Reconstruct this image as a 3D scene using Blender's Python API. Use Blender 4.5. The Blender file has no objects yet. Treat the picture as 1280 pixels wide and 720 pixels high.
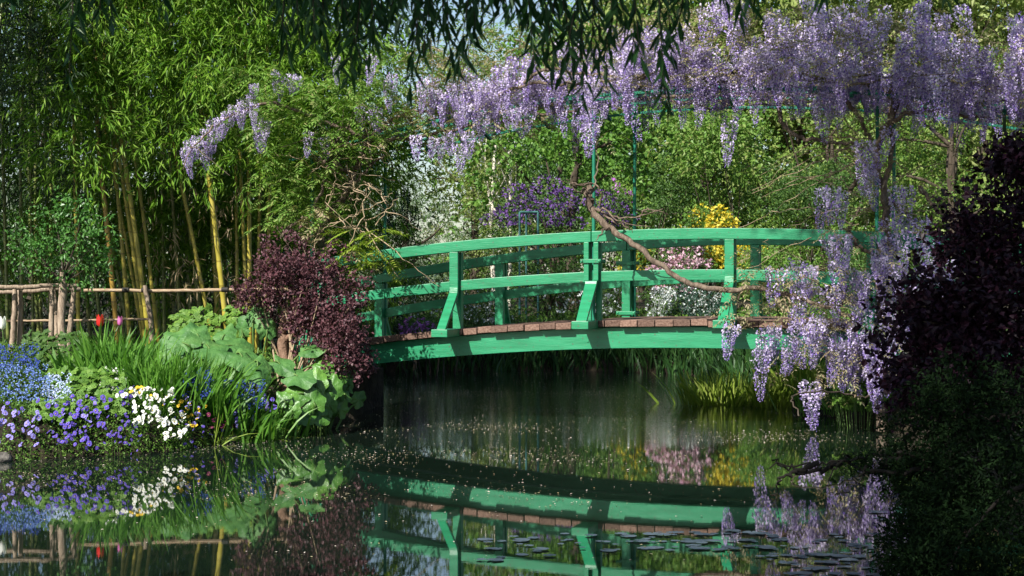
import bpy, math, random
import numpy as np
from mathutils import Vector, Matrix

R = math.radians
sc = bpy.context.scene
COL = sc.collection
rng = np.random.default_rng(7)
random.seed(7)

# ------------------------------------------------------------------ camera, sky, sun, exposure
FPX, CAMH, HOR = 2055.0, 1.7, 350.0            # focal length in pixels of a 1280 wide frame, eye height over the water, horizon row
cam = bpy.data.cameras.new("camera")
cam.sensor_width = 36.0
cam.lens = FPX / 1280 * 36
cam.clip_end = 3000
cam.clip_start = 0.05
cam.dof.use_dof = True
cam.dof.focus_distance = 18.8
cam.dof.aperture_fstop = 8.0
cam_o = bpy.data.objects.new("camera", cam)
COL.objects.link(cam_o)
cam_o.location = (0, 0, CAMH)
cam_o.rotation_euler = (R(90) - math.atan(10 / FPX), 0, 0)
sc.camera = cam_o

SUN_EL = R(40)
SUN_AZ = math.atan2(-0.60, -0.80)              # behind the camera, a little to the left
world = bpy.data.worlds.new("World")
sc.world = world
world.use_nodes = True
nt = world.node_tree
sky = nt.nodes.new("ShaderNodeTexSky")
sky.sky_type = 'NISHITA'
sky.sun_disc = False
sky.sun_elevation = SUN_EL
sky.sun_rotation = SUN_AZ
sky.air_density = 1.0
sky.dust_density = 1.0
nt.links.new(sky.outputs[0], nt.nodes["Background"].inputs[0])
nt.nodes["Background"].inputs[1].default_value = 0.085
sun = bpy.data.lights.new("sun", 'SUN')
sun.energy = 5.0
sun.angle = R(0.53)
sun.color = (1.0, 0.96, 0.89)
sun_o = bpy.data.objects.new("sun", sun)
COL.objects.link(sun_o)
sdir = Vector((math.cos(SUN_EL) * math.sin(SUN_AZ), math.cos(SUN_EL) * math.cos(SUN_AZ), math.sin(SUN_EL)))
sun_o.rotation_euler = sdir.to_track_quat('Z', 'Y').to_euler()
sun_o.location = (-20, -40, 50)
sc.view_settings.view_transform = 'Standard'
sc.view_settings.look = 'None'
sc.view_settings.gamma = 1
sc.view_settings.exposure = 0.82
try:
    sc.cycles.max_bounces = 8
    sc.cycles.diffuse_bounces = 3
    sc.cycles.glossy_bounces = 4
    sc.cycles.transmission_bounces = 4
    sc.cycles.transparent_max_bounces = 4
    sc.cycles.caustics_reflective = False
    sc.cycles.caustics_refractive = False
    sc.cycles.sample_clamp_indirect = 4
    sc.cycles.use_denoising = True
except Exception:
    pass


def at(px, py, D):
    """the point at distance D along the view that the photograph shows at (px, py)"""
    return np.array([(px - 640) / FPX * D, D, CAMH - (py - HOR) / FPX * D])


# ------------------------------------------------------------------ mesh helpers
def unit(a):
    a = np.asarray(a, float)
    return a / np.maximum(np.linalg.norm(a, axis=-1, keepdims=True), 1e-9)


def rv(n, s=1.0):
    return rng.normal(0, s, (n, 3))


class Geo:
    def __init__(s):
        s.v, s.f, s.n = [], {}, 0

    def add(s, v, f, m=0):
        v = np.asarray(v, float).reshape(-1, 3)
        f = np.asarray(f, int)
        if len(f) == 0:
            return
        s.v.append(v)
        mm = np.full(len(f), m, int) if np.isscalar(m) else np.asarray(m, int)
        s.f.setdefault(f.shape[1], []).append((f + s.n, mm))
        s.n += len(v)

    def mesh(s, name, mats, smooth=False):
        V = np.concatenate(s.v) if s.v else np.zeros((0, 3))
        loops, tot, mi = [], [], []
        for k, lst in s.f.items():
            for f, m in lst:
                loops.append(f.ravel())
                tot.append(np.full(len(f), k))
                mi.append(m)
        loops = np.concatenate(loops); tot = np.concatenate(tot); mi = np.concatenate(mi)
        me = bpy.data.meshes.new(name)
        me.vertices.add(len(V)); me.vertices.foreach_set("co", V.astype(np.float32).ravel())
        me.loops.add(len(loops)); me.loops.foreach_set("vertex_index", loops.astype(np.int32))
        me.polygons.add(len(tot))
        st = np.concatenate([[0], np.cumsum(tot)[:-1]])
        me.polygons.foreach_set("loop_start", st.astype(np.int32))
        for m in (mats if isinstance(mats, (list, tuple)) else [mats]):
            me.materials.append(m)
        me.polygons.foreach_set("material_index", mi.astype(np.int32))
        me.polygons.foreach_set("use_smooth", np.full(len(tot), bool(smooth)))
        me.update(calc_edges=True)
        return me


def link(name, me, parent=None, loc=None):
    o = bpy.data.objects.new(name, me)
    COL.objects.link(o)
    if loc is not None:
        o.location = loc
    if parent is not None:
        o.parent = parent
    return o


def put(name, g, mats, parent=None, smooth=False, loc=None):
    return link(name, g.mesh(name, mats, smooth), parent, loc)


def tag(o, label, cat, group=None, kind=None):
    if label: o['label'] = label
    if cat: o['category'] = cat
    if group: o['group'] = group
    if kind: o['kind'] = kind
    return o


def thing(name, label, cat, loc=(0, 0, 0), rz=0.0, group=None):
    o = bpy.data.objects.new(name, None)
    COL.objects.link(o)
    o.location = loc
    o.rotation_euler = (0, 0, rz)
    o.empty_display_size = 0.1
    return tag(o, label, cat, group)


def bevel(o, w=0.005, seg=2):
    m = o.modifiers.new("bevel", 'BEVEL')
    m.width = w; m.segments = seg; m.limit_method = 'ANGLE'; m.angle_limit = R(40)
    return o


def box(g, x0, x1, y0, y1, z0, z1, m=0):
    v = [(x, y, z) for z in (z0, z1) for y in (y0, y1) for x in (x0, x1)]
    g.add(v, [(0, 2, 3, 1), (4, 5, 7, 6), (0, 1, 5, 4), (2, 6, 7, 3), (0, 4, 6, 2), (1, 3, 7, 5)], m)


def hexa(g, a, b, m=0):
    """a, b: two quads (4 points each) joined into a closed block"""
    v = list(a) + list(b)
    g.add(v, [(3, 2, 1, 0), (4, 5, 6, 7), (0, 1, 5, 4), (1, 2, 6, 5), (2, 3, 7, 6), (3, 0, 4, 7)], m)


def rect_sweep(g, secs, m=0):
    """secs: list of 4-point sections"""
    S = np.array(secs, float)
    n = len(S)
    f = []
    for i in range(n - 1):
        for k in range(4):
            a, b = i * 4 + k, i * 4 + (k + 1) % 4
            f.append((a, b, b + 4, a + 4))
    f.append((3, 2, 1, 0)); e = (n - 1) * 4
    f.append((e, e + 1, e + 2, e + 3))
    g.add(S.reshape(-1, 3), f, m)


def smooth_path(P, n):
    """Catmull-Rom through the points"""
    P = np.asarray(P, float)
    if len(P) < 3:
        t = np.linspace(0, 1, n)[:, None]
        return P[0] * (1 - t) + P[-1] * t
    Q = np.vstack([2 * P[0] - P[1], P, 2 * P[-1] - P[-2]])
    u = np.linspace(0, len(P) - 1 - 1e-6, n)
    i = u.astype(int); t = (u - i)[:, None]
    a, b, c, d = Q[i], Q[i + 1], Q[i + 2], Q[i + 3]
    return 0.5 * (2 * b + (c - a) * t + (2 * a - 5 * b + 4 * c - d) * t ** 2 + (3 * b - a - 3 * c + d) * t ** 3)


def tube(g, P, rad, sides=6, m=0, wob=0.0):
    P = np.asarray(P, float); n = len(P)
    rad = np.interp(np.linspace(0, 1, n), np.linspace(0, 1, len(rad)), rad) if not np.isscalar(rad) else np.full(n, rad)
    T = unit(np.gradient(P, axis=0))
    ref = np.array([0.13, 0.31, 0.94]) if abs(T[:, 2]).mean() < 0.85 else np.array([0.94, 0.31, 0.13])
    A = unit(np.cross(T, ref)); B = np.cross(T, A)
    th = np.linspace(0, 2 * np.pi, sides, endpoint=False)
    rr = rad[:, None] * (1 + wob * rng.normal(0, 1, (n, sides)))
    V = P[:, None] + rr[..., None] * (np.cos(th)[None, :, None] * A[:, None] + np.sin(th)[None, :, None] * B[:, None])
    i = np.arange(n - 1)[:, None] * sides; k = np.arange(sides)[None]
    k2 = (k + 1) % sides
    f = np.stack([i + k, i + k2, i + sides + k2, i + sides + k], -1).reshape(-1, 4)
    Vall = np.vstack([V.reshape(-1, 3)])
    g.add(Vall, f, m)
    # caps
    if sides == 4:
        g.add(V[-1], [(0, 1, 2, 3)], m)
    else:
        g.add(np.vstack([V[-1], P[-1:]]), [(j, (j + 1) % sides, sides) for j in range(sides)], m)


def leaves(g, P, D, L, W, m=0, fold=0.25, N=None, wide=0.42, curl=0.0):
    """folded kite leaves at P pointing along D"""
    P = np.asarray(P, float); n = len(P)
    if n == 0: return
    D = unit(D)
    if N is None:
        N = rv(n)
        N[:, 2] += 0.9
    S = unit(np.cross(D, N)); N = np.cross(S, D)
    L = np.broadcast_to(L, (n,))[:, None]; W = np.broadcast_to(W, (n,))[:, None]
    mid = P + D * L * wide + N * W * fold
    tip = P + D * L - N * L * curl
    V = np.stack([P, mid + S * W * .5, tip, mid - S * W * .5], 1).reshape(-1, 3)
    b = np.arange(n)[:, None] * 4
    f = np.concatenate([b + [0, 1, 2], b + [0, 2, 3]])
    mm = m if np.isscalar(m) else np.concatenate([m, m])
    g.add(V, f, mm)


def blades(g, P, D, L, W, droop=0.3, m=0, seg=3):
    """long strap leaves: start P, start direction D, bending over with droop"""
    n = len(P); D = unit(D)
    S = np.cross(D, rv(n)); S = unit(S)
    L = np.broadcast_to(L, (n,)); W = np.broadcast_to(W, (n,)); droop = np.broadcast_to(droop, (n,))
    H = D.copy(); H[:, 2] = 0; H = unit(H + rv(n, .02))
    rows = []
    for i in range(seg + 1):
        t = i / seg
        c = P + D * (L * t)[:, None] + (H * .5 - np.array([0, 0, .55]))* (L * droop * t ** 2.4)[:, None]
        w = W * (1.0 if i < seg - 1 else .75) * (1 - .0 * t)
        if i == 0: w = W * .7
        if i == seg:
            rows.append(c[:, None]); break
        rows.append(np.stack([c + S * w[:, None] * .5, c - S * w[:, None] * .5], 1))
    V = np.concatenate(rows, 1); k = V.shape[1]
    b = np.arange(n)[:, None] * k
    q = np.concatenate([b + [2 * i, 2 * i + 1, 2 * i + 3, 2 * i + 2] for i in range(seg - 1)])
    tr = b + [k - 3, k - 2, k - 1]
    base = g.n
    g.add(V.reshape(-1, 3), q, m)
    g.f.setdefault(3, []).append((tr + base, np.full(len(tr), m)))


def sph(n, shell=0.6):
    """points in a ball, pushed towards its shell"""
    d = unit(rv(n))
    r = rng.uniform(0, 1, n) ** (1 / 3)
    r = shell * (0.75 + .25 * r) + (1 - shell) * r
    return d * r[:, None], d


# ------------------------------------------------------------------ materials
MATS = {}


def node_mat(name):
    m = bpy.data.materials.new(name)
    m.use_nodes = True
    b = m.node_tree.nodes["Principled BSDF"]
    MATS[name] = m
    return m, m.node_tree, b


def ramp(t, src, cols, pos=None):
    r = t.nodes.new("ShaderNodeValToRGB")
    n = len(cols)
    el = r.color_ramp.elements
    while len(el) < n: el.new(0.5)
    for i, c in enumerate(cols):
        el[i].position = pos[i] if pos else i / max(1, n - 1)
        el[i].color = (*c, 1)
    t.links.new(src, r.inputs[0])
    return r


def leaf_mat(name, cols, rough=0.5, trans=0.3, spec=0.35):
    """leaves: every leaf takes its own tint; a part of the light goes through"""
    m, t, b = node_mat(name)
    geo = t.nodes.new("ShaderNodeNewGeometry")
    r = ramp(t, geo.outputs["Random Per Island"], cols)
    b.inputs["Roughness"].default_value = rough
    b.inputs["Specular IOR Level"].default_value = spec
    t.links.new(r.outputs[0], b.inputs["Base Color"])
    if trans > 0:
        tr = t.nodes.new("ShaderNodeBsdfTranslucent")
        hs = t.nodes.new("ShaderNodeMixRGB"); hs.blend_type = 'MULTIPLY'; hs.inputs[0].default_value = 1
        hs.inputs[2].default_value = (1.0, 1.15, .5, 1)
        t.links.new(r.outputs[0], hs.inputs[1]); t.links.new(hs.outputs[0], tr.inputs[0])
        mx = t.nodes.new("ShaderNodeMixShader"); mx.inputs[0].default_value = trans
        t.links.new(b.outputs[0], mx.inputs[1]); t.links.new(tr.outputs[0], mx.inputs[2])
        t.links.new(mx.outputs[0], t.nodes["Material Output"].inputs[0])
    return m


def noise_mat(name, cols, scale=6, rough=0.7, bump=0.3, stretch=(1, 1, 1), spec=0.3, detail=6, bscale=None, pos=None, dist=0.02):
    m, t, b = node_mat(name)
    tc = t.nodes.new("ShaderNodeTexCoord")
    mp = t.nodes.new("ShaderNodeMapping"); mp.inputs["Scale"].default_value = stretch
    nz = t.nodes.new("ShaderNodeTexNoise"); nz.inputs["Scale"].default_value = scale; nz.inputs["Detail"].default_value = detail
    t.links.new(tc.outputs["Object"], mp.inputs[0]); t.links.new(mp.outputs[0], nz.inputs[0])
    r = ramp(t, nz.outputs[0], cols, pos or [0.3 + .4 * i / max(1, len(cols) - 1) for i in range(len(cols))])
    t.links.new(r.outputs[0], b.inputs["Base Color"])
    b.inputs["Roughness"].default_value = rough
    b.inputs["Specular IOR Level"].default_value = spec
    if bump:
        n2 = t.nodes.new("ShaderNodeTexNoise"); n2.inputs["Scale"].default_value = bscale or scale * 4; n2.inputs["Detail"].default_value = 5
        t.links.new(mp.outputs[0], n2.inputs[0])
        bp = t.nodes.new("ShaderNodeBump"); bp.inputs["Strength"].default_value = bump; bp.inputs["Distance"].default_value = dist
        t.links.new(n2.outputs[0], bp.inputs["Height"]); t.links.new(bp.outputs[0], b.inputs["Normal"])
    return m


def paint_mat():
    m, t, b = node_mat("green_paint")
    tc = t.nodes.new("ShaderNodeTexCoord")
    nz = t.nodes.new("ShaderNodeTexNoise"); nz.inputs["Scale"].default_value = 2.2; nz.inputs["Detail"].default_value = 8
    mp = t.nodes.new("ShaderNodeMapping"); mp.inputs["Scale"].default_value = (1.2, 8, 8)
    t.links.new(tc.outputs["Object"], mp.inputs[0]); t.links.new(mp.outputs[0], nz.inputs[0])
    r = ramp(t, nz.outputs[0], [(.007, .145, .058), (.010, .20, .084), (.016, .24, .106), (.03, .27, .13)], [.2, .42, .62, .8])
    # chips and grime with a shape of their own
    n2 = t.nodes.new("ShaderNodeTexNoise"); n2.inputs["Scale"].default_value = 23; n2.inputs["Detail"].default_value = 6
    t.links.new(tc.outputs["Object"], n2.inputs[0])
    r2 = ramp(t, n2.outputs[0], [(0, 0, 0), (0, 0, 0), (1, 1, 1)], [0, .63, .70])
    mx = t.nodes.new("ShaderNodeMixRGB"); mx.inputs[2].default_value = (.06, .10, .06, 1)
    t.links.new(r2.outputs[0], mx.inputs[0]); t.links.new(r.outputs[0], mx.inputs[1])
    t.links.new(mx.outputs[0], b.inputs["Base Color"])
    b.inputs["Roughness"].default_value = .42
    b.inputs["Specular IOR Level"].default_value = .5
    n3 = t.nodes.new("ShaderNodeTexNoise"); n3.inputs["Scale"].default_value = 30
    mp3 = t.nodes.new("ShaderNodeMapping"); mp3.inputs["Scale"].default_value = (.3, 3, 3)
    t.links.new(tc.outputs["Object"], mp3.inputs[0]); t.links.new(mp3.outputs[0], n3.inputs[0])
    bp = t.nodes.new("ShaderNodeBump"); bp.inputs["Strength"].default_value = .5; bp.inputs["Distance"].default_value = .005
    t.links.new(n3.outputs[0], bp.inputs["Height"]); t.links.new(bp.outputs[0], b.inputs["Normal"])
    return m


PAINT = paint_mat()
PLANK = noise_mat("weathered_plank", [(.11, .065, .05), (.20, .125, .095), (.28, .19, .15)], 7, .8, .5, (6, 1, 6))
def per_piece_tint(m, lo, hi):
    t = m.node_tree; b = t.nodes["Principled BSDF"]
    src = b.inputs["Base Color"].links[0].from_socket
    geo = t.nodes.new("ShaderNodeNewGeometry")
    r = ramp(t, geo.outputs["Random Per Island"], [lo, hi])
    mx = t.nodes.new("ShaderNodeMixRGB"); mx.blend_type = 'MULTIPLY'; mx.inputs[0].default_value = 1
    t.links.new(src, mx.inputs[1]); t.links.new(r.outputs[0], mx.inputs[2]); t.links.new(mx.outputs[0], b.inputs["Base Color"])


per_piece_tint(PLANK, (.6, .58, .56), (1.2, 1.15, 1.1))
IRON = noise_mat("green_iron", [(.01, .13, .075), (.02, .2, .12)], 8, .45, .1)
OLDIRON = noise_mat("blue_green_iron", [(.04, .13, .12), (.07, .2, .18)], 8, .5, .1)
BARK = noise_mat("vine_bark", [(.06, .043, .03), (.15, .11, .08), (.25, .195, .145)], 9, .85, .8, (3, 3, .7))
DARKBARK = noise_mat("dark_bark", [(.025, .02, .014), (.06, .045, .03), (.10, .08, .06)], 7, .9, .8, (2, 2, .6))
BIRCH = noise_mat("birch_bark", [(.12, .1, .08), (.55, .5, .4), (.7, .66, .56)], 5, .7, .4, (1, 1, 3), pos=[.3, .42, .7])
RUSTIC = noise_mat("rustic_wood", [(.16, .115, .08), (.33, .25, .18), (.46, .37, .27)], 10, .8, .6, (5, 5, .8))
RAILWOOD = noise_mat("peeled_rail", [(.24, .16, .09), (.42, .3, .19), (.52, .4, .27)], 10, .7, .4, (.8, 5, 5))
TWIG = noise_mat("tan_twig", [(.28, .2, .12), (.46, .36, .24)], 10, .8, .2)
SOIL = noise_mat("bank_soil", [(.012, .009, .006), (.035, .026, .016), (.06, .05, .03)], 5, .95, 1.0, dist=.04)
STONE = noise_mat("edging_stone", [(.03, .028, .022), (.11, .10, .085), (.2, .185, .16)], 9, .85, .7)

BAMBOO_LEAF = leaf_mat("bamboo_leaf", [(.045, .12, .010), (.095, .21, .016), (.15, .285, .026), (.23, .35, .055)], .5, .3, .2)
BAMBOO_SHADED = leaf_mat("bamboo_leaf_shaded", [(.012, .035, .008), (.022, .055, .012), (.04, .08, .018)], .5, .1, .5)  # darker copy of the bamboo leaf, shade of the grove put into its colour
BAMBOO_DRY = leaf_mat("bamboo_leaf_dry", [(.34, .25, .14), (.46, .36, .22), (.3, .24, .1)], .6, .2)
WILLOW_LEAF = leaf_mat("willow_leaf", [(.014, .055, .015), (.024, .08, .02), (.04, .115, .028)], .5, .3, .25)
WIST_LEAF = leaf_mat("wisteria_leaf", [(.09, .19, .03), (.14, .27, .045), (.20, .33, .07), (.27, .29, .1)], .5, .35)
WIST_TAN = leaf_mat("wisteria_bronze", [(.27, .26, .13), (.36, .31, .19), (.3, .22, .13), (.22, .27, .10)], .6, .3)
WIST_YOUNG = leaf_mat("wisteria_young_leaf", [(.17, .27, .02), (.24, .34, .04), (.3, .33, .06)], .45, .35)
PETAL = leaf_mat("lilac_petal", [(.40, .30, .65), (.50, .40, .73), (.58, .49, .79), (.67, .59, .84)], .6, .3, .1)
PETAL_PALE = leaf_mat("pale_lilac_petal", [(.58, .48, .80), (.68, .59, .85), (.78, .71, .89)], .6, .3, .1)
PETAL_DEEP = leaf_mat("violet_petal", [(.20, .115, .52), (.28, .18, .60), (.36, .26, .67)], .6, .3, .15)
PURPLE_LEAF = leaf_mat("smoke_bush_leaf", [(.05, .019, .026), (.082, .031, .041), (.135, .054, .064), (.105, .05, .054)], .5, .12, .35)
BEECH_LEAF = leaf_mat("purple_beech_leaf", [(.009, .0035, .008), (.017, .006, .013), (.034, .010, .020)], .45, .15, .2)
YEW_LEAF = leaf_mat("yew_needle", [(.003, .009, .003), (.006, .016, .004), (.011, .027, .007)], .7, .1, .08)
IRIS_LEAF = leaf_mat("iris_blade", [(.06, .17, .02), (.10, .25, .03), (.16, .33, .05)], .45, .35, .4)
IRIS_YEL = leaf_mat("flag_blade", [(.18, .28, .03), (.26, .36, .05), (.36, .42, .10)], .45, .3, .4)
IRIS_SHADED = leaf_mat("shaded_iris_blade", [(.018, .058, .014), (.03, .09, .02), (.055, .13, .03)], .5, .12, .3)  # iris blade copy, darkened in colour for the shade on the far bank
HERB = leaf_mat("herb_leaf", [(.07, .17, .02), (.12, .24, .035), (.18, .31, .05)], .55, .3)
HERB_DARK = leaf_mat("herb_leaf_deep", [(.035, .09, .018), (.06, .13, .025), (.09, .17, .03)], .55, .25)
BIGLEAF = noise_mat("butterbur_leaf", [(.04, .115, .03), (.065, .165, .04), (.10, .21, .055)], 7, .5, .8, bscale=22)
BIGLEAF2 = noise_mat("shiny_leaf", [(.04, .12, .016), (.07, .18, .025), (.12, .25, .04)], 6, .4, .7, bscale=22, spec=.5)
FERNY = leaf_mat("rose_leaf", [(.05, .15, .03), (.08, .22, .04), (.12, .28, .06)], .4, .3, .5)
GREENSTEM = noise_mat("green_stem", [(.07, .15, .03), (.12, .2, .05)], 8, .6, 0)


def flat(name, c, rough=.55, c2=None, trans=.2):
    c2 = c2 or tuple(min(1, x * 1.25 + .01) for x in c)
    return leaf_mat(name, [c, c2], rough, trans, .2)


P_VIOLET = flat("violet_bloom", (.09, .06, .42), c2=(.18, .13, .58))
P_LAV = flat("lavender_bloom", (.22, .19, .60), c2=(.36, .32, .74))
P_DEEP = flat("deep_violet_bloom", (.07, .045, .30), c2=(.12, .08, .42))
P_WHITE = flat("white_bloom", (.74, .74, .72), c2=(.84, .84, .80))
P_YEL = flat("yellow_bloom", (.75, .48, .03), c2=(.85, .62, .05))
P_WINE = flat("wine_bloom", (.12, .01, .05), c2=(.22, .03, .10))
P_BLUE = flat("blue_bloom", (.07, .13, .45), c2=(.22, .32, .66))
P_BLUEDK = flat("deep_blue_bloom", (.02, .035, .24), c2=(.06, .11, .42))
P_DARK = flat("dark_throat", (.03, .012, .05), c2=(.05, .02, .08))
P_RED = flat("red_tulip", (.62, .015, .02), c2=(.72, .04, .03), rough=.4)
P_PINK = flat("pink_tulip", (.55, .12, .38), c2=(.65, .2, .46), rough=.4)
P_AZPINK = leaf_mat("pink_azalea", [(.54, .30, .42), (.68, .44, .55), (.76, .58, .64)], .6, .2, .2)
P_AZYEL = leaf_mat("yellow_azalea", [(.48, .38, .02), (.60, .48, .04), (.66, .58, .12)], .6, .2, .2)
P_JUDAS = leaf_mat("purple_blossom", [(.09, .045, .19), (.14, .07, .26), (.22, .11, .34)], .6, .2, .2)
P_MAUVE = leaf_mat("mauve_azalea", [(.36, .12, .42), (.48, .2, .52)], .6, .2, .2)
P_SPECK = leaf_mat("small_white_flower", [(.6, .64, .66), (.74, .76, .76)], .6, .2, .2)


def bamboo_culm_mat(name, c1, c2, c3):
    m, t, b = node_mat(name)
    tc = t.nodes.new("ShaderNodeTexCoord")
    sep = t.nodes.new("ShaderNodeSeparateXYZ"); t.links.new(tc.outputs["Object"], sep.inputs[0])
    nz = t.nodes.new("ShaderNodeTexNoise"); nz.inputs["Scale"].default_value = 3; nz.inputs["Detail"].default_value = 5
    t.links.new(tc.outputs["Object"], nz.inputs[0])
    r = ramp(t, nz.outputs[0], [c1, c2, c3], [.3, .5, .72])
    wv = t.nodes.new("ShaderNodeMath"); wv.operation = 'MULTIPLY'; wv.inputs[1].default_value = 1 / .32
    fr = t.nodes.new("ShaderNodeMath"); fr.operation = 'FRACT'
    t.links.new(sep.outputs[2], wv.inputs[0]); t.links.new(wv.outputs[0], fr.inputs[0])
    r2 = ramp(t, fr.outputs[0], [(.45, .4, .35), (1, 1, 1), (1, 1, 1), (.45, .4, .35)], [0, .06, .96, 1])
    mx = t.nodes.new("ShaderNodeMixRGB"); mx.blend_type = 'MULTIPLY'; mx.inputs[0].default_value = 1
    t.links.new(r.outputs[0], mx.inputs[1]); t.links.new(r2.outputs[0], mx.inputs[2])
    t.links.new(mx.outputs[0], b.inputs["Base Color"])
    b.inputs["Roughness"].default_value = .35
    return m


CULM_YEL = bamboo_culm_mat("yellow_culm", (.22, .19, .025), (.36, .30, .04), (.44, .38, .09))
CULM_ORG = bamboo_culm_mat("orange_culm", (.28, .16, .03), (.38, .24, .04), (.44, .32, .08))
CULM_GRN = bamboo_culm_mat("green_culm", (.09, .13, .03), (.17, .2, .05), (.24, .25, .07))


# ------------------------------------------------------------------ ground and pond
POND = np.array([(-40, 12.0), (-16, 13.2), (-8, 14.5), (-4.73, 15.58), (-3.75, 16.08), (-3.22, 17.02), (-2.78, 17.75), (-2.15, 18.85), (-1.9, 20.5), (-1.95, 23),
                 (-2.3, 26), (-2.9, 29), (-2.4, 30.6), (0, 30.9), (2, 30.6), (3.5, 29.0), (3.9, 25), (3.75, 22.2), (4.15, 20), (4.3, 18), (3.95, 15),
                 (3.6, 12), (3.3, 8), (3.1, 4), (2, 2.2), (-4, 1.6), (-40, 2.0)])


def pond_dist(x, y):
    """signed distance to the pond's edge, positive on land"""
    p = np.stack([x, y], -1)
    d = np.full(x.shape, 1e9); inside = np.zeros(x.shape, bool)
    n = len(POND)
    for i in range(n):
        a, b = POND[i], POND[(i + 1) % n]
        e = b - a
        t = np.clip(((p - a) @ e) / (e @ e), 0, 1)
        d = np.minimum(d, np.linalg.norm(p - a - t[..., None] * e, axis=-1))
        c = (a[1] > y) != (b[1] > y)
        with np.errstate(divide='ignore', invalid='ignore'):
            xi = (b[0] - a[0]) * (y - a[1]) / (b[1] - a[1]) + a[0]
        inside ^= c & (x < xi)
    return np.where(inside, -d, d)


def hgt(x, y):
    x = np.asarray(x, float); y = np.asarray(y, float)
    d = pond_dist(x, y)
    d = d + .06 * np.sin(x * 5.1 + 1.3 * np.sin(y * 4)) + .05 * np.sin(y * 6.3 + x * 2.2)
    h = np.where(d < 0, np.maximum(-.7, d * 1.2 - .02),
                 np.interp(d, [0, .08, .3, 1.0, 2.0, 3.5, 8, 40, 400], [-.02, .17, .34, .55, .68, .80, .85, .9, 1.0]))
    h = h + np.where(d > .2, .03 * np.sin(x * 2.3 + y) * np.sin(y * 1.7 - x * .6), 0)
    return h


def hz(x, y):
    return float(hgt(np.array([x]), np.array([y]))[0])


def ground():
    xs = np.unique(np.concatenate([np.linspace(-420, -22, 30), np.arange(-22, -6, .5), np.arange(-6, 6, .14), np.arange(6, 22, .5), np.linspace(22, 420, 30)]).round(4))
    ys = np.unique(np.concatenate([np.linspace(-60, 0, 20), np.arange(0, 13, .4), np.arange(13, 33, .14), np.arange(33, 50, .6), np.linspace(50, 900, 40)]).round(4))
    X, Y = np.meshgrid(xs, ys)
    Z = hgt(X, Y)
    near = (np.abs(X) < 7) & (Y > 12) & (Y < 33)
    Z = Z + np.where(near & (Z > 0), rng.normal(0, .012, X.shape), 0)
    nx, ny = len(xs), len(ys)
    i = (np.arange(ny - 1)[:, None] * nx + np.arange(nx - 1)[None]).ravel()
    g = Geo(); g.add(np.stack([X, Y, Z], -1).reshape(-1, 3), np.stack([i, i + 1, i + nx + 1, i + nx], -1))
    m = noise_mat("ground_soil", [(.012, .009, .006), (.024, .018, .011), (.035, .027, .015), (.03, .035, .012)], 1.7, .95, 1.0, detail=8, bscale=9, dist=.05)
    o = put('ground', g, m, smooth=True)
    o['kind'] = 'structure'


ground()


def water():
    g = Geo()
    xs = np.linspace(-40, 6, 2); ys = np.array([1.0, 33.0])
    g.add([(-42, 1, 0), (6, 1, 0), (6, 33, 0), (-42, 33, 0)], [(0, 1, 2, 3)])
    m, t, b = node_mat("pond_water")
    b.inputs["Base Color"].default_value = (.007, .014, .009, 1)
    b.inputs["Roughness"].default_value = .015
    b.inputs["IOR"].default_value = 1.7
    b.inputs["Specular IOR Level"].default_value = .8
    geo = t.nodes.new("ShaderNodeNewGeometry")
    sep = t.nodes.new("ShaderNodeSeparateXYZ"); t.links.new(geo.outputs["Position"], sep.inputs[0])
    mp = t.nodes.new("ShaderNodeMapping"); mp.inputs["Scale"].default_value = (1.6, 3.2, 1)
    t.links.new(geo.outputs["Position"], mp.inputs[0])
    nz = t.nodes.new("ShaderNodeTexNoise"); nz.inputs["Scale"].default_value = 4.5; nz.inputs["Detail"].default_value = 4; nz.inputs["Roughness"].default_value = .55
    t.links.new(mp.outputs[0], nz.inputs[0])
    # a light breeze reaches the open water beyond the bridge only
    mr = t.nodes.new("ShaderNodeMapRange")
    mr.inputs["From Min"].default_value = 16.5; mr.inputs["From Max"].default_value = 25
    mr.inputs["To Min"].default_value = .004; mr.inputs["To Max"].default_value = .26
    t.links.new(sep.outputs[1], mr.inputs[0])
    bp = t.nodes.new("ShaderNodeBump"); bp.inputs["Distance"].default_value = .02
    t.links.new(mr.outputs[0], bp.inputs["Strength"])
    t.links.new(nz.outputs[0], bp.inputs["Height"]); t.links.new(bp.outputs[0], b.inputs["Normal"])
    o = put('pond_water', g, m)
    o['kind'] = 'structure'


water()

# ------------------------------------------------------------------ the footbridge (local axes: x along it, y across it away from the camera, z up)
TH = R(16.7)
B0 = np.array([.953, 19.4, 0.0])
WID = 1.895
cT, sT = math.cos(TH), math.sin(TH)


def deck(u): return 1.240 - .0149 * (np.asarray(u, float) - 1.3) ** 2
def railz(u): return deck(u) + 1.058
def canz(u): return 4.0 - .028 * (np.asarray(u, float) - 1.2) ** 2


def u_at(px, v=0.0):
    X0, Y0 = B0[0] + v * sT, B0[1] + v * cT
    k = (px - 640)
    return (k * Y0 - FPX * X0) / (FPX * cT + k * sT)


def bw(u, v, z):
    """bridge axes to world"""
    u, v, z = np.broadcast_arrays(np.asarray(u, float), np.asarray(v, float), np.asarray(z, float))
    return np.stack([B0[0] + u * cT + v * sT, B0[1] - u * sT + v * cT, z], -1)


U0, U1 = -3.75, 5.4
bridge = thing('footbridge', 'arched green wooden footbridge with plank deck crossing the pond', 'bridge', tuple(B0), -TH)


def arch_bar(name, v0, v1, zt, h, mat=PAINT, u0=U0, u1=U1, n=40):
    us = np.linspace(u0, u1, n)
    g = Geo()
    rect_sweep(g, [[(u, v0, zt(u) - h), (u, v1, zt(u) - h), (u, v1, zt(u)), (u, v0, zt(u))] for u in us])
    return bevel(put(name, g, mat, bridge), .006)


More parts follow.
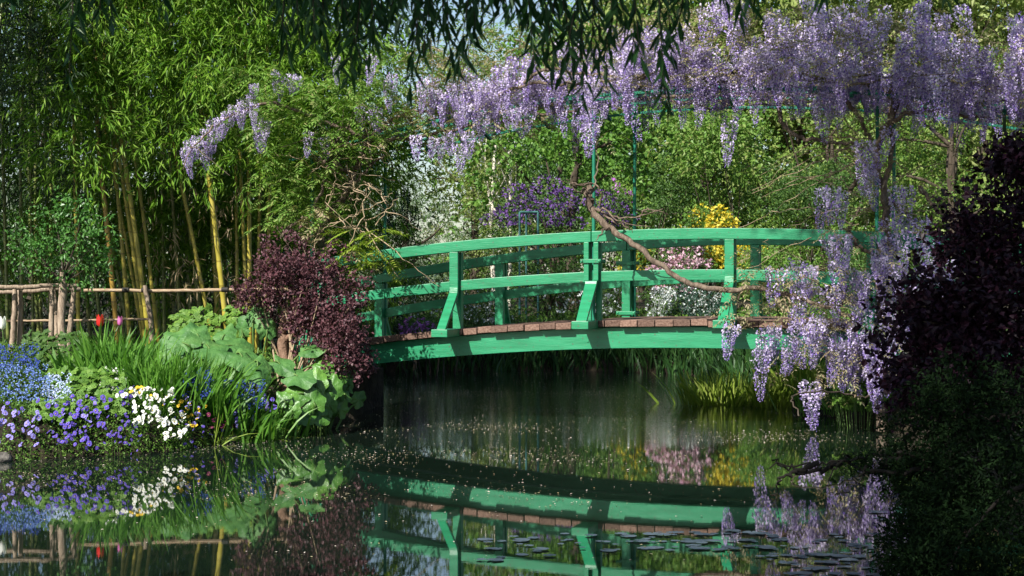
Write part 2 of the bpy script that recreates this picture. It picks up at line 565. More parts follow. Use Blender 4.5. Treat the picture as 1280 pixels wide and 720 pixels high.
# deck: one part, its planks separate blocks with gaps
g = Geo()
pu = U0
k = 0
while pu < U1:
    w = rng.uniform(.175, .225)
    a, c = pu + .004, pu + w - .004
    dz = rng.normal(0, .004); e0, e1 = rng.normal(0, .014), rng.normal(0, .014)
    za, zc = float(deck(a)) + dz, float(deck(c)) + dz
    hexa(g, [(a, -.14 + e0, za - .075), (a, WID + .14 + e1, za - .075), (a, WID + .14 + e1, za), (a, -.14 + e0, za)],
         [(c, -.14 + e0, zc - .075), (c, WID + .14 + e1, zc - .075), (c, WID + .14 + e1, zc), (c, -.14 + e0, zc)])
    pu += w
dk = bevel(put('deck', g, PLANK, bridge), .006)
arch_bar('girder', -.045, .085, lambda u: deck(u) - .082, .245)
arch_bar('girder', WID - .085, WID + .045, lambda u: deck(u) - .082, .245)
arch_bar('joist', WID / 2 - .08, WID / 2 + .08, lambda u: deck(u) - .084, .2)
for s, v in ((-1, 0.0), (1, WID)):
    uj = float(u_at(741)) if s < 0 else float(u_at(785, WID))
    dr = (lambda u: 0 * np.asarray(u)) if s < 0 else (lambda u: .03 + .036 * np.maximum(0, 1.0 - np.asarray(u)))
    for ua, ub in ((U0, uj - .004), (uj + .004, U1)):
        arch_bar('handrail', v - .085, v + .085, lambda u, d=dr: railz(u) - d(u), .125, u0=ua, u1=ub, n=26)
        arch_bar('mid_rail', v - .03 if s > 0 else v - .028, v + .028 if s > 0 else v + .03, lambda u, d=dr: railz(u) - .475 - d(u), .122, u0=ua, u1=ub, n=26)

NEAR_PX = (400, 570, 741, 913, 1090)
FAR_PX = (318, 477, 627, 785, 945, 1104)
NEAR_U = [u_at(p) for p in NEAR_PX]
FAR_U = [u_at(p, WID) for p in FAR_PX]


def brace_sec(u, v, z, hw, nv, nz, th):
    return [(u - hw, v, z), (u + hw, v, z), (u + hw, v + nv * th, z + nz * th), (u - hw, v + nv * th, z + nz * th)]


for s, v, US in ((-1, 0.0, NEAR_U), (1, WID, FAR_U)):
    for i, u in enumerate(US):
        u = float(u)
        dd = 0 if s < 0 else .03 + .036 * max(0, 1.0 - u)
        zr, zm, zd = float(railz(u)) - .127 - dd, float(railz(u)) - .6 - dd, float(deck(u))
        reach = .50 if s < 0 else .20
        split = (s < 0 and i == 2)
        hws = [(u - .058, .03), (u + .058, .03)] if split else [(u, .054)]
        for (uu, hw) in hws:
            # upright behind the rails
            g = Geo(); box(g, uu - hw, uu + hw, *sorted((v - s * .033, v - s * .125)), zd - .0 + .004, zr)
            bevel(put('post', g, PAINT, bridge), .005)
            # facing board that runs down and bends out to the end of the outrigger
            g = Geo()
            if split:
                rect_sweep(g, [brace_sec(uu, v + s * .034, zr, hw, s, 0, .058), brace_sec(uu, v + s * .034, zm + .02, hw, s, .0, .058)])
            else:
                rect_sweep(g, [brace_sec(uu, v + s * .034, zr, hw, s, 0, .058), brace_sec(uu, v + s * .034, zm + .05, hw, s, .0, .058),
                               brace_sec(uu, v + s * .05, zm - .03, hw, s * .97, .2, .058),
                               brace_sec(uu, v + s * reach, zd + .014, hw, s * .86, .0, .068)])
            bevel(put('facing_board' if split else 'brace', g, PAINT, bridge), .005)
        if split:
            g = Geo()
            rect_sweep(g, [brace_sec(u, v + s * .036, zm + .018, .075, s, .0, .058), brace_sec(u, v + s * .05, zm - .03, .07, s * .97, .2, .058),
                           brace_sec(u, v + s * reach, zd + .014, .062, s * .86, .0, .068)])
            bevel(put('brace', g, PAINT, bridge), .005)
        g = Geo(); box(g, u - .10, u + .10, *sorted((v + s * .145, v + s * (reach + .12))), zd - .078, zd + .012)
        bevel(put('outrigger', g, PAINT, bridge), .006)
        if split or (s > 0 and i == 3):
            for dz in ((.2,) if split else (.14, .78)):
                g = Geo(); box(g, u - .125, u + .125, *sorted((v + s * .094, v + s * .115)), zr - dz - .045, zr - dz)
                box(g, u - .125, u + .125, *sorted((v - s * .13, v - s * .145)), zr - dz - .045, zr - dz)
                for e in (-1, 1):
                    box(g, u + e * .105 - .012, u + e * .105 + .012, *sorted((v - s * .155, v + s * .135)), zr - dz - .032, zr - dz - .012)
                bevel(put('clamp', g, PAINT, bridge), .003)
        # bolts on the girder below the outrigger
        if s < 0:
            g = Geo()
            for e in (-.05, .05):
                box(g, u + e - .012, u + e + .012, -.052, -.0455, zd - .25, zd - .226)
            put('bolt_pair', g, PAINT, bridge)
# abutments under both ends
for nm, u in (('abutment', U0 + .1), ('abutment', U1 - .3)):
    g = Geo(); box(g, u - .25, u + .25, -.1, WID + .1, -.4, float(deck(u)) - .35)
    bevel(put(nm, g, SOIL, bridge), .03)

# ------------------------------------------------------------------ the iron trellis over the bridge
trellis = thing('bridge_trellis', 'thin green iron trellis arch standing over the footbridge under the wisteria', 'trellis', tuple(B0), -TH)
for u, v, zb in ((float(u_at(742)), .0, None), (float(u_at(793, WID)), WID, None), (float(u_at(481, WID)), WID, None), (float(u_at(1096)), .0, None),
                 (float(u_at(1117, WID)), WID, None), (float(u_at(390)), .0, None)):
    g = Geo(); z0 = float(deck(u)) + .01
    tube(g, [(u, v, z0), (u, v, z0 + 1), (u + .005, v, float(canz(u)))], .021, 8)
    put('upright', g, IRON, trellis, True)
us = np.linspace(U0 - .1, U1 + .1, 40)
for v in np.linspace(-.1, WID + .1, 6):
    g = Geo()
    dz = -.10 * (abs(v - WID / 2) / (WID / 2)) ** 2
    rect_sweep(g, [[(u, v - .02, float(canz(u)) + dz), (u, v + .02, float(canz(u)) + dz), (u, v + .02, float(canz(u)) + dz + .03), (u, v - .02, float(canz(u)) + dz + .03)] for u in us])
    put('lath', g, IRON, trellis)
for u in np.arange(U0 + .2, U1, .82):
    g = Geo(); vs = np.linspace(-.15, WID + .15, 9)
    f = lambda v: float(canz(u)) - .10 * (abs(v - WID / 2) / (WID / 2)) ** 2 - .034
    rect_sweep(g, [[(u - .02, v, f(v)), (u + .02, v, f(v)), (u + .02, v, f(v) + .032), (u - .02, v, f(v) + .032)] for v in vs])
    put('crossbar', g, IRON, trellis)


# ------------------------------------------------------------------ plant builders
def crown_leaves(g, c, rad, nclump, n, L, W, m=0, clump_r=.34, droop=.25, zmin=None, flat_=.75, spread=.6, tuft=9, inner=.18, keep=None):
    """leaves gathered in tufts, tufts gathered in clumps, clumps spread over an ellipsoid's shell and inside it"""
    c = np.asarray(c, float); rad = np.asarray(rad, float)
    cd = unit(rv(nclump)); cr = np.where(rng.uniform(size=nclump) < inner, rng.uniform(.1, .6, nclump), rng.uniform(.66, 1.0, nclump))
    cc = cd * cr[:, None]
    sz = rng.uniform(.6, 1.3, nclump)
    nt_ = max(1, n // tuft)
    w = sz ** 2 / (sz ** 2).sum()
    k = rng.choice(nclump, nt_, p=w)
    off, od = sph(nt_, .75)
    tp = c + (cc[k] + off * (clump_r * sz[k])[:, None] * np.array([1, 1, flat_])) * rad
    td = unit(od + cd[k] * .5 + np.array([0, 0, .1]))
    P = np.repeat(tp, tuft, 0); T = np.repeat(td, tuft, 0)
    s = rng.uniform(0, 1, (len(P), 1))
    P = P + T * s * L * 3.2 * 1.0 + rv(len(P), L * .35)
    D = unit(T * .6 + rv(len(P), spread) + np.array([0, 0, -droop]))
    ok = np.ones(len(P), bool)
    if zmin is not None: ok &= P[:, 2] > zmin
    if keep is not None: ok &= keep(P)
    P, D = P[ok], D[ok]
    leaves(g, P, D, L * rng.uniform(.65, 1.25, len(P)), W * rng.uniform(.7, 1.2, len(P)), m)
    return c + cc * rad


def stems_geo(base, tips, r0, r1=.004, spread=.12, sides=5, bend=.15, n=7):
    g = Geo()
    for t in tips:
        b = np.asarray(base) + np.array([*rng.normal(0, spread, 2), -.06])
        mid = (b + t) / 2 + rng.normal(0, bend, 3) * np.linalg.norm(t - b) * .5
        tube(g, smooth_path([b, mid, t], n), [r0, (r0 + r1) / 2, r1], sides)
    return g


def shrub(name, label, cat, bx, D, n, L, W, mat, bloom=None, stems=6, ry=None, group=None, bark=DARKBARK, nclump=16, clump_r=.34, droop=.2, r0=.025, zlow=None, fine=None, tuft=9):
    x0, x1, y0, y1 = bx
    c = at((x0 + x1) / 2, (y0 + y1) / 2, D)
    rx = (x1 - x0) / 2 / FPX * D; rz = (y1 - y0) / 2 / FPX * D
    ry = ry or rx * .85
    gz = hz(c[0], c[1])
    base = np.array([c[0], c[1], gz])
    t = thing(name, label, cat, tuple(base), group=group)
    rad = np.array([rx, ry, rz])
    g = Geo()
    cl = crown_leaves(g, c - base, rad, nclump, n, L, W, 0, clump_r, droop, zmin=.02, tuft=tuft)
    put('foliage', g, mat, t)
    put('trunk' if stems == 1 else 'stem_cluster', stems_geo((0, 0, 0), cl[rng.choice(len(cl), min(len(cl), max(4, stems)), False)], r0), bark, t, True)
    if bloom:
        nb, sz, bm, up = bloom
        gb = Geo()
        k = rng.choice(len(cl), nb)
        o, d = sph(nb, .9)
        P = cl[k] + o * rad * clump_r * 1.05
        ok = (P[:, 2] > (c[2] - base[2]) + rad[2] * up)
        P, d = P[ok], d[ok]
        for j in range(3):
            leaves(gb, P + rv(len(P), sz * .25), unit(d + rv(len(P), .7)), sz * rng.uniform(.8, 1.3, len(P)), sz * .8, 0, fold=.1)
        put('blossom_mass', gb, bm, t)['kind'] = 'stuff'
    return t


def tree(name, label, cat, px, D, ztop, zbot, rx, n, L, W, mat, bark=DARKBARK, r0=.14, lean=0.0, group=None, nclump=34, clump_r=.3, droop=.3, ry=None, limbs=12, flat_=.7):
    X = (px - 640) / FPX * D
    base = np.array([X, D, hz(X, D)])
    t = thing(name, label, cat, tuple(base), group=group)
    c = np.array([lean, 0, (ztop + zbot) / 2 - base[2]]); rad = np.array([rx, ry or rx, (ztop - zbot) / 2])
    g = Geo()
    cl = crown_leaves(g, c, rad, nclump, n, L, W, 0, clump_r, droop, zmin=.1, flat_=flat_)
    put('crown', g, mat, t)
    g = Geo()
    top = np.array([lean * .8, 0, c[2] + rad[2] * .55])
    tr = smooth_path([(0, 0, -.2), (lean * .2 + rng.normal(0, .1), 0, top[2] * .35), (lean * .5, rng.normal(0, .1), top[2] * .7), top], 16)
    tube(g, tr, [r0 * 1.25, r0, r0 * .6, r0 * .2], 8, 0, .03)
    for q in cl[rng.choice(len(cl), min(limbs, len(cl)), False)]:
        s = tr[int(rng.uniform(.3, .9) * 15)]
        if s[2] > q[2]: s = tr[6]
        tube(g, smooth_path([s, (s + q) / 2 + rv(1, .15)[0], q], 6), [r0 * .35, r0 * .1], 5)
    put('trunk', g, bark, t, True)
    return t


# ------------------------------------------------------------------ bamboo
def sprays(g, O, Dr, LEN, m=0, per=14, leaf=(.10, .17), wid=.017, droop=.55):
    n = len(O); Dr = unit(Dr)
    LEN = np.broadcast_to(LEN, (n,))
    s = np.linspace(.18, 1, per)[None, :, None] + rng.uniform(-.05, .05, (n, per, 1))
    P = O[:, None] + Dr[:, None] * s * LEN[:, None, None] + np.array([0, 0, -1]) * (s ** 2) * (LEN * droop)[:, None, None]
    P = P + rng.normal(0, .035, P.shape)
    T = Dr[:, None] + np.array([0, 0, -2 * droop]) * s
    side = rng.normal(0, .55, (n, per, 3)); side[..., 2] -= .42
    D = unit(unit(T) * .8 + side)
    P = P.reshape(-1, 3); D = D.reshape(-1, 3)
    leaves(g, P, D, rng.uniform(*leaf, len(P)), wid * rng.uniform(.75, 1.3, len(P)), m, fold=.15, curl=.08)


def culm_geo(path, r0, r1):
    g = Geo()
    L = np.linalg.norm(np.diff(path, axis=0), axis=1).sum()
    n = int(L / .08)
    P = smooth_path(path, n)
    z = np.linspace(0, L, n)
    rad = np.interp(z, [0, L], [r0, r1])
    fr = np.abs((z / .32) % 1 - .0); fr = np.minimum(fr, 1 - fr)
    rad = rad * (1 + .16 * (fr < .13))
    tube(g, P, rad, 8)
    return g


def bamboo(label, pb, pt, D, mat, r=.036, nodes=26, zleaf=2.3, group='bamboo culms of the grove', per_node=4, lmat=BAMBOO_LEAF, Dt=None, zmax=8.2):
    """pb, pt: two image points the culm passes through, at distance D"""
    a, b = at(*pb, D), at(*pt, Dt or D)
    d = (b - a) / max(.2, (b[2] - a[2]))
    z0 = hz(a[0], a[1])
    base = a + d * (z0 - a[2])
    t = thing('bamboo', label, 'bamboo', tuple(base), group=group)
    H = zmax + rng.uniform(-.6, .6)
    pts = [np.array([0, 0, -.1])] + [d * (z - z0) + np.array([.02, .10, 0]) * max(0, z - 3.2) ** 2 * rng.uniform(.3, .8) * np.array([np.sign(d[0] + rng.normal(0, .1)), 1, 0]) for z in np.linspace(z0 + 1.5, H, 5)]
    put('culm', culm_geo(pts, r, r * .45), mat, t, True)
    P = smooth_path(pts, 60)
    zz = rng.uniform(zleaf - z0, H - z0, nodes)
    g = Geo(); O, DR, LN = [], [], []
    for z in zz:
        p = P[np.argmin(abs(P[:, 2] - z))]
        az = rng.uniform(0, 2 * np.pi)
        for k in range(per_node):
            q = az + rng.normal(0, .5)
            O.append(p); DR.append((math.cos(q), math.sin(q), rng.uniform(-.1, .7))); LN.append(rng.uniform(.4, .95))
    sprays(g, np.array(O), np.array(DR), np.array(LN))
    put('foliage', g, lmat, t)
    return t


CUL = [  # bottom px, top px, distance, colour, radius, label
    ((145, 400), (130, 245), 21.6, CULM_ORG, .040, 'orange tinted bamboo culm rising behind the fence beside the red tulip'),
    ((157, 355), (150, 275), 21.9, CULM_YEL, .033, 'yellow bamboo culm just right of the orange tinted culm'),
    ((178, 390), (157, 250), 21.8, CULM_YEL, .032, 'thin yellow bamboo culm leaning left in the bunch behind the leaning stake'),
    ((184, 395), (163, 250), 21.5, CULM_YEL, .042, 'bright thick yellow bamboo culm in the middle of the leaning bunch'),
    ((193, 380), (181, 285), 22.1, CULM_YEL, .030, 'slim yellow bamboo culm on the right edge of the leaning bunch'),
    ((172, 380), (148, 250), 22.6, CULM_YEL, .028, 'dull thin yellow bamboo culm at the back of the leaning bunch'),
    ((254, 362), (230, 245), 22.0, CULM_YEL, .034, 'yellow bamboo culm leaning left above the fence rail, left of the thick one'),
    ((281, 385), (262, 225), 21.4, CULM_YEL, .046, 'thickest yellow bamboo culm standing left of the purple bush'),
    ((306, 330), (301, 210), 22.4, CULM_YEL, .032, 'straight yellow bamboo culm on the left of the pair above the purple bush'),
    ((312, 330), (311, 205), 22.0, CULM_YEL, .038, 'straight yellow bamboo culm on the right of the pair above the purple bush'),
    ((323, 330), (326, 210), 22.6, CULM_YEL, .030, 'thin yellow bamboo culm right of the pair above the purple bush'),
    ((335, 330), (338, 220), 22.3, CULM_YEL, .032, 'yellow bamboo culm leaning right at the right end of the grove'),
    ((98, 400), (94, 225), 21.9, CULM_YEL, .034, 'upright yellow green bamboo culm just right of the rose bush trunk'),
    ((121, 360), (114, 290), 22.8, CULM_GRN, .026, 'thin green bamboo culm between the rose bush and the orange tinted culm'),
    ((27, 380), (26, 240), 22.3, CULM_GRN, .030, 'green bamboo culm behind the paired fence posts at the left'),
    ((41, 385), (39, 240), 23.2, CULM_GRN, .026, 'dim green bamboo culm left of the rose bush'),
    ((9, 385), (5, 240), 22.7, CULM_GRN, .030, 'dim green bamboo culm at the left edge of the grove'),
    ((62, 385), (58, 240), 23.4, CULM_GRN, .027, 'dim green bamboo culm hidden behind the rose bush crown'),
    ((205, 380), (203, 250), 23.3, CULM_GRN, .028, 'dull green bamboo culm behind, right of the leaning bunch'),
    ((224, 380), (216, 250), 23.0, CULM_GRN, .028, 'dull green bamboo culm between the leaning bunch and the left leaning culm'),
]
for pb, pt, D, mt, r, lb in CUL:
    bamboo(lb, pb, pt, D, mt, r * .84, nodes=9, zleaf=3.2 if mt is not CULM_GRN else 2.3)
# tall culms seen between the leaves higher up
bamboo('tall yellow bamboo culm showing high up above the drooping lilac blossoms', (258, 140), (250, 0), 23.0, CULM_YEL, .04, 22, 3.4)
bamboo('slender yellow bamboo culm high up to the right of the tall one', (294, 100), (293, 0), 22.8, CULM_YEL, .026, 22, 3.0)
bamboo('grey green bamboo culm half hidden in high leaves left of the tall yellow one', (212, 90), (203, 20), 23.2, CULM_GRN, .036, 26, 2.8)


def plume(g, c, rad, n, m=0, leaf=(.11, .18), wid=.024):
    """one leafy bough: sprays hanging over the lit side of a rounded mass"""
    o, d = sph(n, .85)
    O = np.asarray(c) + o * np.asarray(rad)
    DR = d * .8 + np.array([0, -.4, .3]) + rv(n, .4) * np.array([1.3, 1, .8])
    sprays(g, O, DR, rng.uniform(.3, .62, n), m, per=12, leaf=leaf, wid=wid, droop=.42)


def thicket():
    """everything of the grove behind and around the culms one can tell apart"""
    g = Geo()
    k = 0
    while k < 300:
        x, z = rng.uniform(-9.3, -1.7), rng.uniform(1.5, 8.2)
        y = rng.uniform(20.7, 21.4) if (z > 3.1 and rng.uniform() < .68) else rng.uniform(22.9, 24.8)
        if x / y > -.083 or (z < 2.6 and rng.uniform() < .55): continue
        px = 640 + FPX * x / y
        if px < 60 and rng.uniform() < .6: continue
        k += 1
        s = rng.uniform(.75, 1.3)
        plume(g, (x, y, z), np.array([.44, .30, .30]) * s, int(30 * s * s), 2 if (px < 70 and rng.uniform() < .7) else 0)  # left edge plumes mostly take the leaf colour with shade in it
    # dry leaves low down
    n = 26
    O = np.stack([rng.uniform(-5.0, -3.6, n), rng.uniform(21.9, 22.6, n), rng.uniform(1.3, 3.0, n)], -1)
    sprays(g, O, np.stack([rng.normal(0, 1, n), -np.ones(n), np.zeros(n)], -1), rng.uniform(.2, .4, n), 1, per=9, droop=1.2)
    # the mass behind, its shade put into the leaf colour
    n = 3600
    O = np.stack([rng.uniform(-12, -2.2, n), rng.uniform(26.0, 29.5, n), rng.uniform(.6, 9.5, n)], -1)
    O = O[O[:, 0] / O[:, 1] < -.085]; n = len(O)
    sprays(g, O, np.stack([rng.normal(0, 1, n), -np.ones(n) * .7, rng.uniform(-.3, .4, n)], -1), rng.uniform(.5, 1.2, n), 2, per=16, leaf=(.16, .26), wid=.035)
    for i in range(46):
        X, Y = rng.uniform(-9.5, -3), rng.uniform(23.6, 28)
        tube(g, smooth_path([(X, Y, .6), (X + rng.normal(0, .2), Y, 4), (X + rng.normal(0, .5), Y, 8)], 8), [.035, .02], 6, 3)
    o = put('bamboo_thicket', g, [BAMBOO_LEAF, BAMBOO_DRY, BAMBOO_SHADED, CULM_GRN])
    tag(o, 'dense leafy bamboo thicket filling the left behind the yellow culms', 'bamboo thicket', kind='stuff')


thicket()

# ------------------------------------------------------------------ wisteria
def raceme(g, Ln=.42, Rm=.095, n=150, o=(0, 0, 0), M=None, young=.0):
    t = np.sort(rng.uniform(0, 1, n) ** .85)
    th = np.arange(n) * 2.39996 + rng.uniform(0, 6)
    bend = rng.normal(0, .05, 2)
    rr = Rm * (np.clip(1.08 - t, 0, 1) ** .62) * np.clip(t * 9 + .45, 0, 1) * rng.uniform(.55, 1.08, n)
    ax = np.stack([bend[0] * t ** 2, bend[1] * t ** 2, -Ln * t], -1)
    out = np.stack([np.cos(th), np.sin(th), np.zeros(n)], -1)
    P = ax + out * rr[:, None]
    sc_ = np.clip(1.25 - t * .75, .4, 1.2)
    m = np.where(rng.uniform(0, 1, n) < .12 + .7 * np.clip(t - .45, 0, 1), 1, np.where(rng.uniform(0, 1, n) < .75 - 1.3 * t, 3, 0))
    A = [P, P + rv(n, .004) + np.array([0, 0, -.008])]
    for j in range(2):
        D = unit(out * (.7 - .3 * j) + rv(n, .45) + np.array([0, 0, .45 - 1.1 * j]))
        q = A[j]; DD = D
        if M is not None:
            q = q @ M.T; DD = D @ M.T
        leaves(g, q + np.asarray(o), DD, (.030 - .005 * j) * sc_, (.029 - .008 * j) * sc_, m, fold=.12)
    if M is None:
        tube(g, [(0, 0, .03), (0, 0, -Ln * .5), (bend[0], bend[1], -Ln)], [.003, .0015], 3, 2)


RAC = []
for i in range(7):
    g = Geo(); raceme(g, rng.uniform(.36, .56), rng.uniform(.08, .115), int(rng.uniform(130, 190)))
    RAC.append(g.mesh('raceme', [PETAL, PETAL_DEEP, GREENSTEM, PETAL_PALE]))


def hang_raceme(parent, p, s=1.0, name='raceme'):
    o = link(name, RAC[rng.integers(len(RAC))], parent)
    o.location = tuple(np.asarray(p, float) - np.array(parent.location))
    o.rotation_euler = (rng.normal(0, .10), rng.normal(0, .10), rng.uniform(0, 6.28))
    q = s * rng.uniform(.8, 1.15)
    o.scale = (q * rng.uniform(.85, 1.15), q * rng.uniform(.85, 1.15), q)
    return o


def raceme_mass(parent, pts, s=1.0):
    g = Geo()
    for p in pts:
        q = s * rng.uniform(.75, 1.2)
        a = rng.uniform(0, 6.28)
        M = np.array(Matrix.Rotation(a, 3, 'Z')) @ np.array(Matrix.Rotation(rng.normal(0, .12), 3, 'X')) * q
        raceme(g, rng.uniform(.36, .62), rng.uniform(.06, .09), int(rng.uniform(120, 160)), np.asarray(p) - np.array(parent.location), M)
    o = put('raceme_mass', g, [PETAL, PETAL_DEEP, GREENSTEM, PETAL_PALE], parent)
    o['kind'] = 'stuff'


def pinnate(g, O, Dr, L, m=0, pairs=6, lw=.018, ll=.055, droop=.4):
    """feathered leaves with an end leaflet"""
    n = len(O); Dr = unit(Dr); L = np.broadcast_to(L, (n,))
    S = unit(np.cross(Dr, np.array([0, 0, 1.0]) + rv(n, .25))); U = np.cross(S, Dr)
    s = np.linspace(.25, .95, pairs)
    for sgn in (-1, 1):
        P = O[:, None] + Dr[:, None] * (s[None, :, None] * L[:, None, None]) + np.array([0, 0, -1]) * ((s ** 2)[None, :, None] * (L * droop)[:, None, None])
        D = unit(Dr[:, None] * .55 + sgn * S[:, None] + np.array([0, 0, -1]) * (.25 + droop * s)[None, :, None] + rng.normal(0, .12, (n, pairs, 3)))
        N = np.repeat(U[:, None], pairs, 1)
        leaves(g, P.reshape(-1, 3), D.reshape(-1, 3), ll * rng.uniform(.75, 1.2, n * pairs), lw * rng.uniform(.8, 1.2, n * pairs), m, N=N.reshape(-1, 3), fold=.1)
    tip = O + Dr * L[:, None] + np.array([0, 0, -1]) * (L * droop)[:, None]
    leaves(g, tip, Dr + np.array([0, 0, -droop * 1.5]), ll, lw, m, N=U, fold=.1)


def vine(g, pts, r, n=None, wob=.05, sides=6, m=0, twist=0.0):
    P = smooth_path(pts, n or max(8, len(pts) * 6))
    k = np.linspace(0, 1, len(P))
    P = P + rng.normal(0, .012, P.shape) * 1.0
    if twist:
        a = k * twist
        P = P + np.stack([np.cos(a), np.sin(a), 0 * a], -1) * .05
    tube(g, P, r, sides, m, wob)


def pv(*L):
    """points from (px, py, distance) triples"""
    return [at(*q) for q in L]


wr0 = bw(float(u_at(1100)), .25, 0); wr0[2] = hz(wr0[0], wr0[1])
wr = thing('wisteria', 'large wisteria with heavy lilac blossom covering the trellis over the bridge', 'wisteria', tuple(wr0))
off = np.array(wr0)
# woody frame
def rel(L, o): return [np.asarray(q) - o for q in L]
trunk_pts = pv((1098, 470, 18.2), (1104, 400, 18.3), (1092, 330, 18.4), (1110, 260, 18.5), (1100, 190, 18.4), (1112, 130, 18.4), (1090, 95, 18.5))
g = Geo(); vine(g, rel([np.array([trunk_pts[0][0], trunk_pts[0][1], wr0[2] - .1])] + trunk_pts, off), [.06, .05, .04, .03], 50, .08, 7, twist=14)
vine(g, rel(pv((1112, 470, 18.6), (1095, 390, 18.5), (1115, 320, 18.3), (1098, 250, 18.4), (1116, 180, 18.5), (1120, 110, 18.6)), off), [.04, .03, .025], 40, .08, 6, twist=10)
put('trunk', g, BARK, wr, True)
limbs = [
    [(972, 128, 18.6), (978, 155, 18.5), (1000, 172, 18.4), (1040, 178, 18.3), (1078, 184, 18.3), (1100, 195, 18.4)],
    [(1055, 120, 18.3), (1072, 145, 18.3), (1088, 175, 18.4), (1098, 200, 18.4)],
    [(1096, 180, 18.3), (1120, 150, 18.2), (1150, 138, 18.1), (1190, 142, 18.0), (1240, 150, 17.9)],
    [(1060, 240, 18.2), (1075, 220, 18.2), (1092, 210, 18.3)],
    [(1150, 235, 18.3), (1175, 265, 18.1), (1200, 280, 17.9)],
    [(1060, 285, 18.3), (1075, 310, 18.2), (1100, 320, 18.3)],
    [(1035, 375, 18.2), (1060, 395, 18.0), (1100, 398, 18.2)],
    [(960, 365, 18.3), (1000, 372, 18.1), (1040, 385, 18.0), (1080, 365, 18.2)],
    [(1110, 250, 18.4), (1140, 275, 18.2), (1160, 310, 18.1)],
    [(1000, 520, 17.2), (990, 495, 17.4), (1040, 488, 17.6), (1085, 495, 17.9), (1110, 460, 18.1)],
]
for Lm in limbs:
    low = Lm[0][1] > 480
    g = Geo(); vine(g, rel(pv(*Lm), off), [.008, .011, .012] if low else [.028, .022, .012], None, .08, 6)
    put('limb', g, DARKBARK if low else BARK, wr, True)
# the thick dead stem slung across the handrail, with its gnarled head
g = Geo()
vine(g, rel(pv((736, 232, 19.0), (740, 262, 18.9), (760, 283, 18.85), (790, 304, 18.75), (830, 335, 18.6), (862, 354, 18.5), (900, 361, 18.4), (960, 362, 18.3), (1010, 376, 18.2)), off), [.05, .045, .036, .03, .034, .03, .02], 46, .07, 8)
for e in [((742, 255, 18.9), (733, 240, 18.8), (726, 256, 18.7)), ((738, 250, 18.9), (744, 225, 19), (748, 195, 19.1), (741, 150, 19.2)), ((750, 258, 18.9), (752, 240, 18.8), (740, 228, 18.8), (700, 228, 18.7)),
          ((748, 262, 18.9), (772, 272, 18.7), (800, 270, 18.6), (826, 262, 18.5)), ((752, 270, 18.8), (775, 280, 18.7), (792, 290, 18.7)), ((745, 262, 18.9), (758, 262, 18.7), (775, 276, 18.6), (812, 283, 18.5)),
          ((742, 228, 18.9), (722, 232, 18.8), (706, 226, 18.8)), ((732, 236, 18.9), (720, 240, 18.7), (715, 228, 18.7)), ((760, 285, 18.8), (752, 290, 18.7), (746, 300, 18.6)), ((800, 270, 18.6), (808, 262, 18.6), (830, 265, 18.5))]:
    vine(g, rel(pv(*e), off), [.014, .009, .004], 14, .08, 5)
put('slung_stem', g, BARK, wr, True)
# canopy vines and shoots
g = Geo()
for i in range(26):
    v = rng.uniform(-.55, WID + .5); u0 = rng.uniform(-2.6, 2.5); us = np.linspace(u0, min(U1, u0 + rng.uniform(2, 4.5)), 9)
    vine(g, bw(us, v + np.cumsum(rng.normal(0, .1, 9)), canz(us) + rng.normal(.02, .06, 9)) - off, [.02, .014, .007], 40, .06, 5)
for i in range(110):
    u, v = rng.uniform(-1.8, U1), rng.uniform(-.8, WID + .3)
    b = bw(u, v, canz(u) + rng.uniform(0, .3))
    vine(g, [b - off, b - off + rng.normal(0, .2, 3) + [0, 0, .2], b - off + rng.normal(0, .4, 3) + [0, 0, .35]], [.006, .003], 9, 0, 4)
put('canopy_vine_frame', g, BARK, wr, True)
for i in range(30):
    # long bare shoots arching out under the canopy
    a = (rng.uniform(1060, 1110), rng.uniform(150, 300), 18.6)
    e = (a[0] + rng.choice([-1, -1, 1]) * rng.uniform(50, 150), a[1] + rng.uniform(-60, 70), 18.8 + rng.normal(0, .3))
    m_ = ((a[0] + e[0]) / 2, (a[1] + e[1]) / 2 - rng.uniform(0, 25), 18.6)
    g = Geo(); vine(g, rel(pv(a, m_, e), off), [.007, .005, .003], 14, 0, 4)
    put('bare_shoot', g, TWIG, wr, True)
# foliage of bronze young leaves between the blossom
n = 1700
u = rng.uniform(-2.2, U1 + .2, n); v = rng.uniform(-.9, WID + .5, n); v = np.where(u < .4, np.maximum(v, -.4), v)
O = bw(u, v, canz(u) + rng.uniform(-.12, .85, n)) - off
g = Geo(); az = rng.uniform(0, 6.28, n)
pinnate(g, O, np.stack([np.cos(az), np.sin(az), rng.uniform(-.3, .5, n)], -1), rng.uniform(.16, .3, n), np.zeros(1, int)[0], pairs=5)
for (x0, x1, y0, y1, D, k) in ((920, 1060, 330, 400, 17.9, 80), (905, 990, 300, 410, 18.0, 60), (1020, 1130, 280, 470, 17.9, 130), (1040, 1200, 120, 260, 17.9, 120), (960, 1110, 400, 490, 17.7, 50), (740, 780, 130, 180, 19.0, 8)):
    O = np.array([at(rng.uniform(x0, x1), rng.uniform(y0, y1), D + rng.normal(0, .2)) for _ in range(k)]) - off
    az = rng.uniform(0, 6.28, k)
    pinnate(g, O, np.stack([np.cos(az), np.sin(az), rng.uniform(-.6, .3, k)], -1), rng.uniform(.14, .26, k), 0, pairs=5)
n = 520
u = rng.uniform(.2, U1, n)
O = bw(u, rng.uniform(-1.25, -.7, n), canz(u) + rng.uniform(-.1, .75, n)) - off
az = rng.uniform(0, 6.28, n)
pinnate(g, O, np.stack([np.cos(az), np.sin(az), rng.uniform(-.3, .5, n)], -1), rng.uniform(.12, .24, n), rng.integers(0, 2), pairs=5)
put('foliage', g, [WIST_TAN, WIST_LEAF], wr)
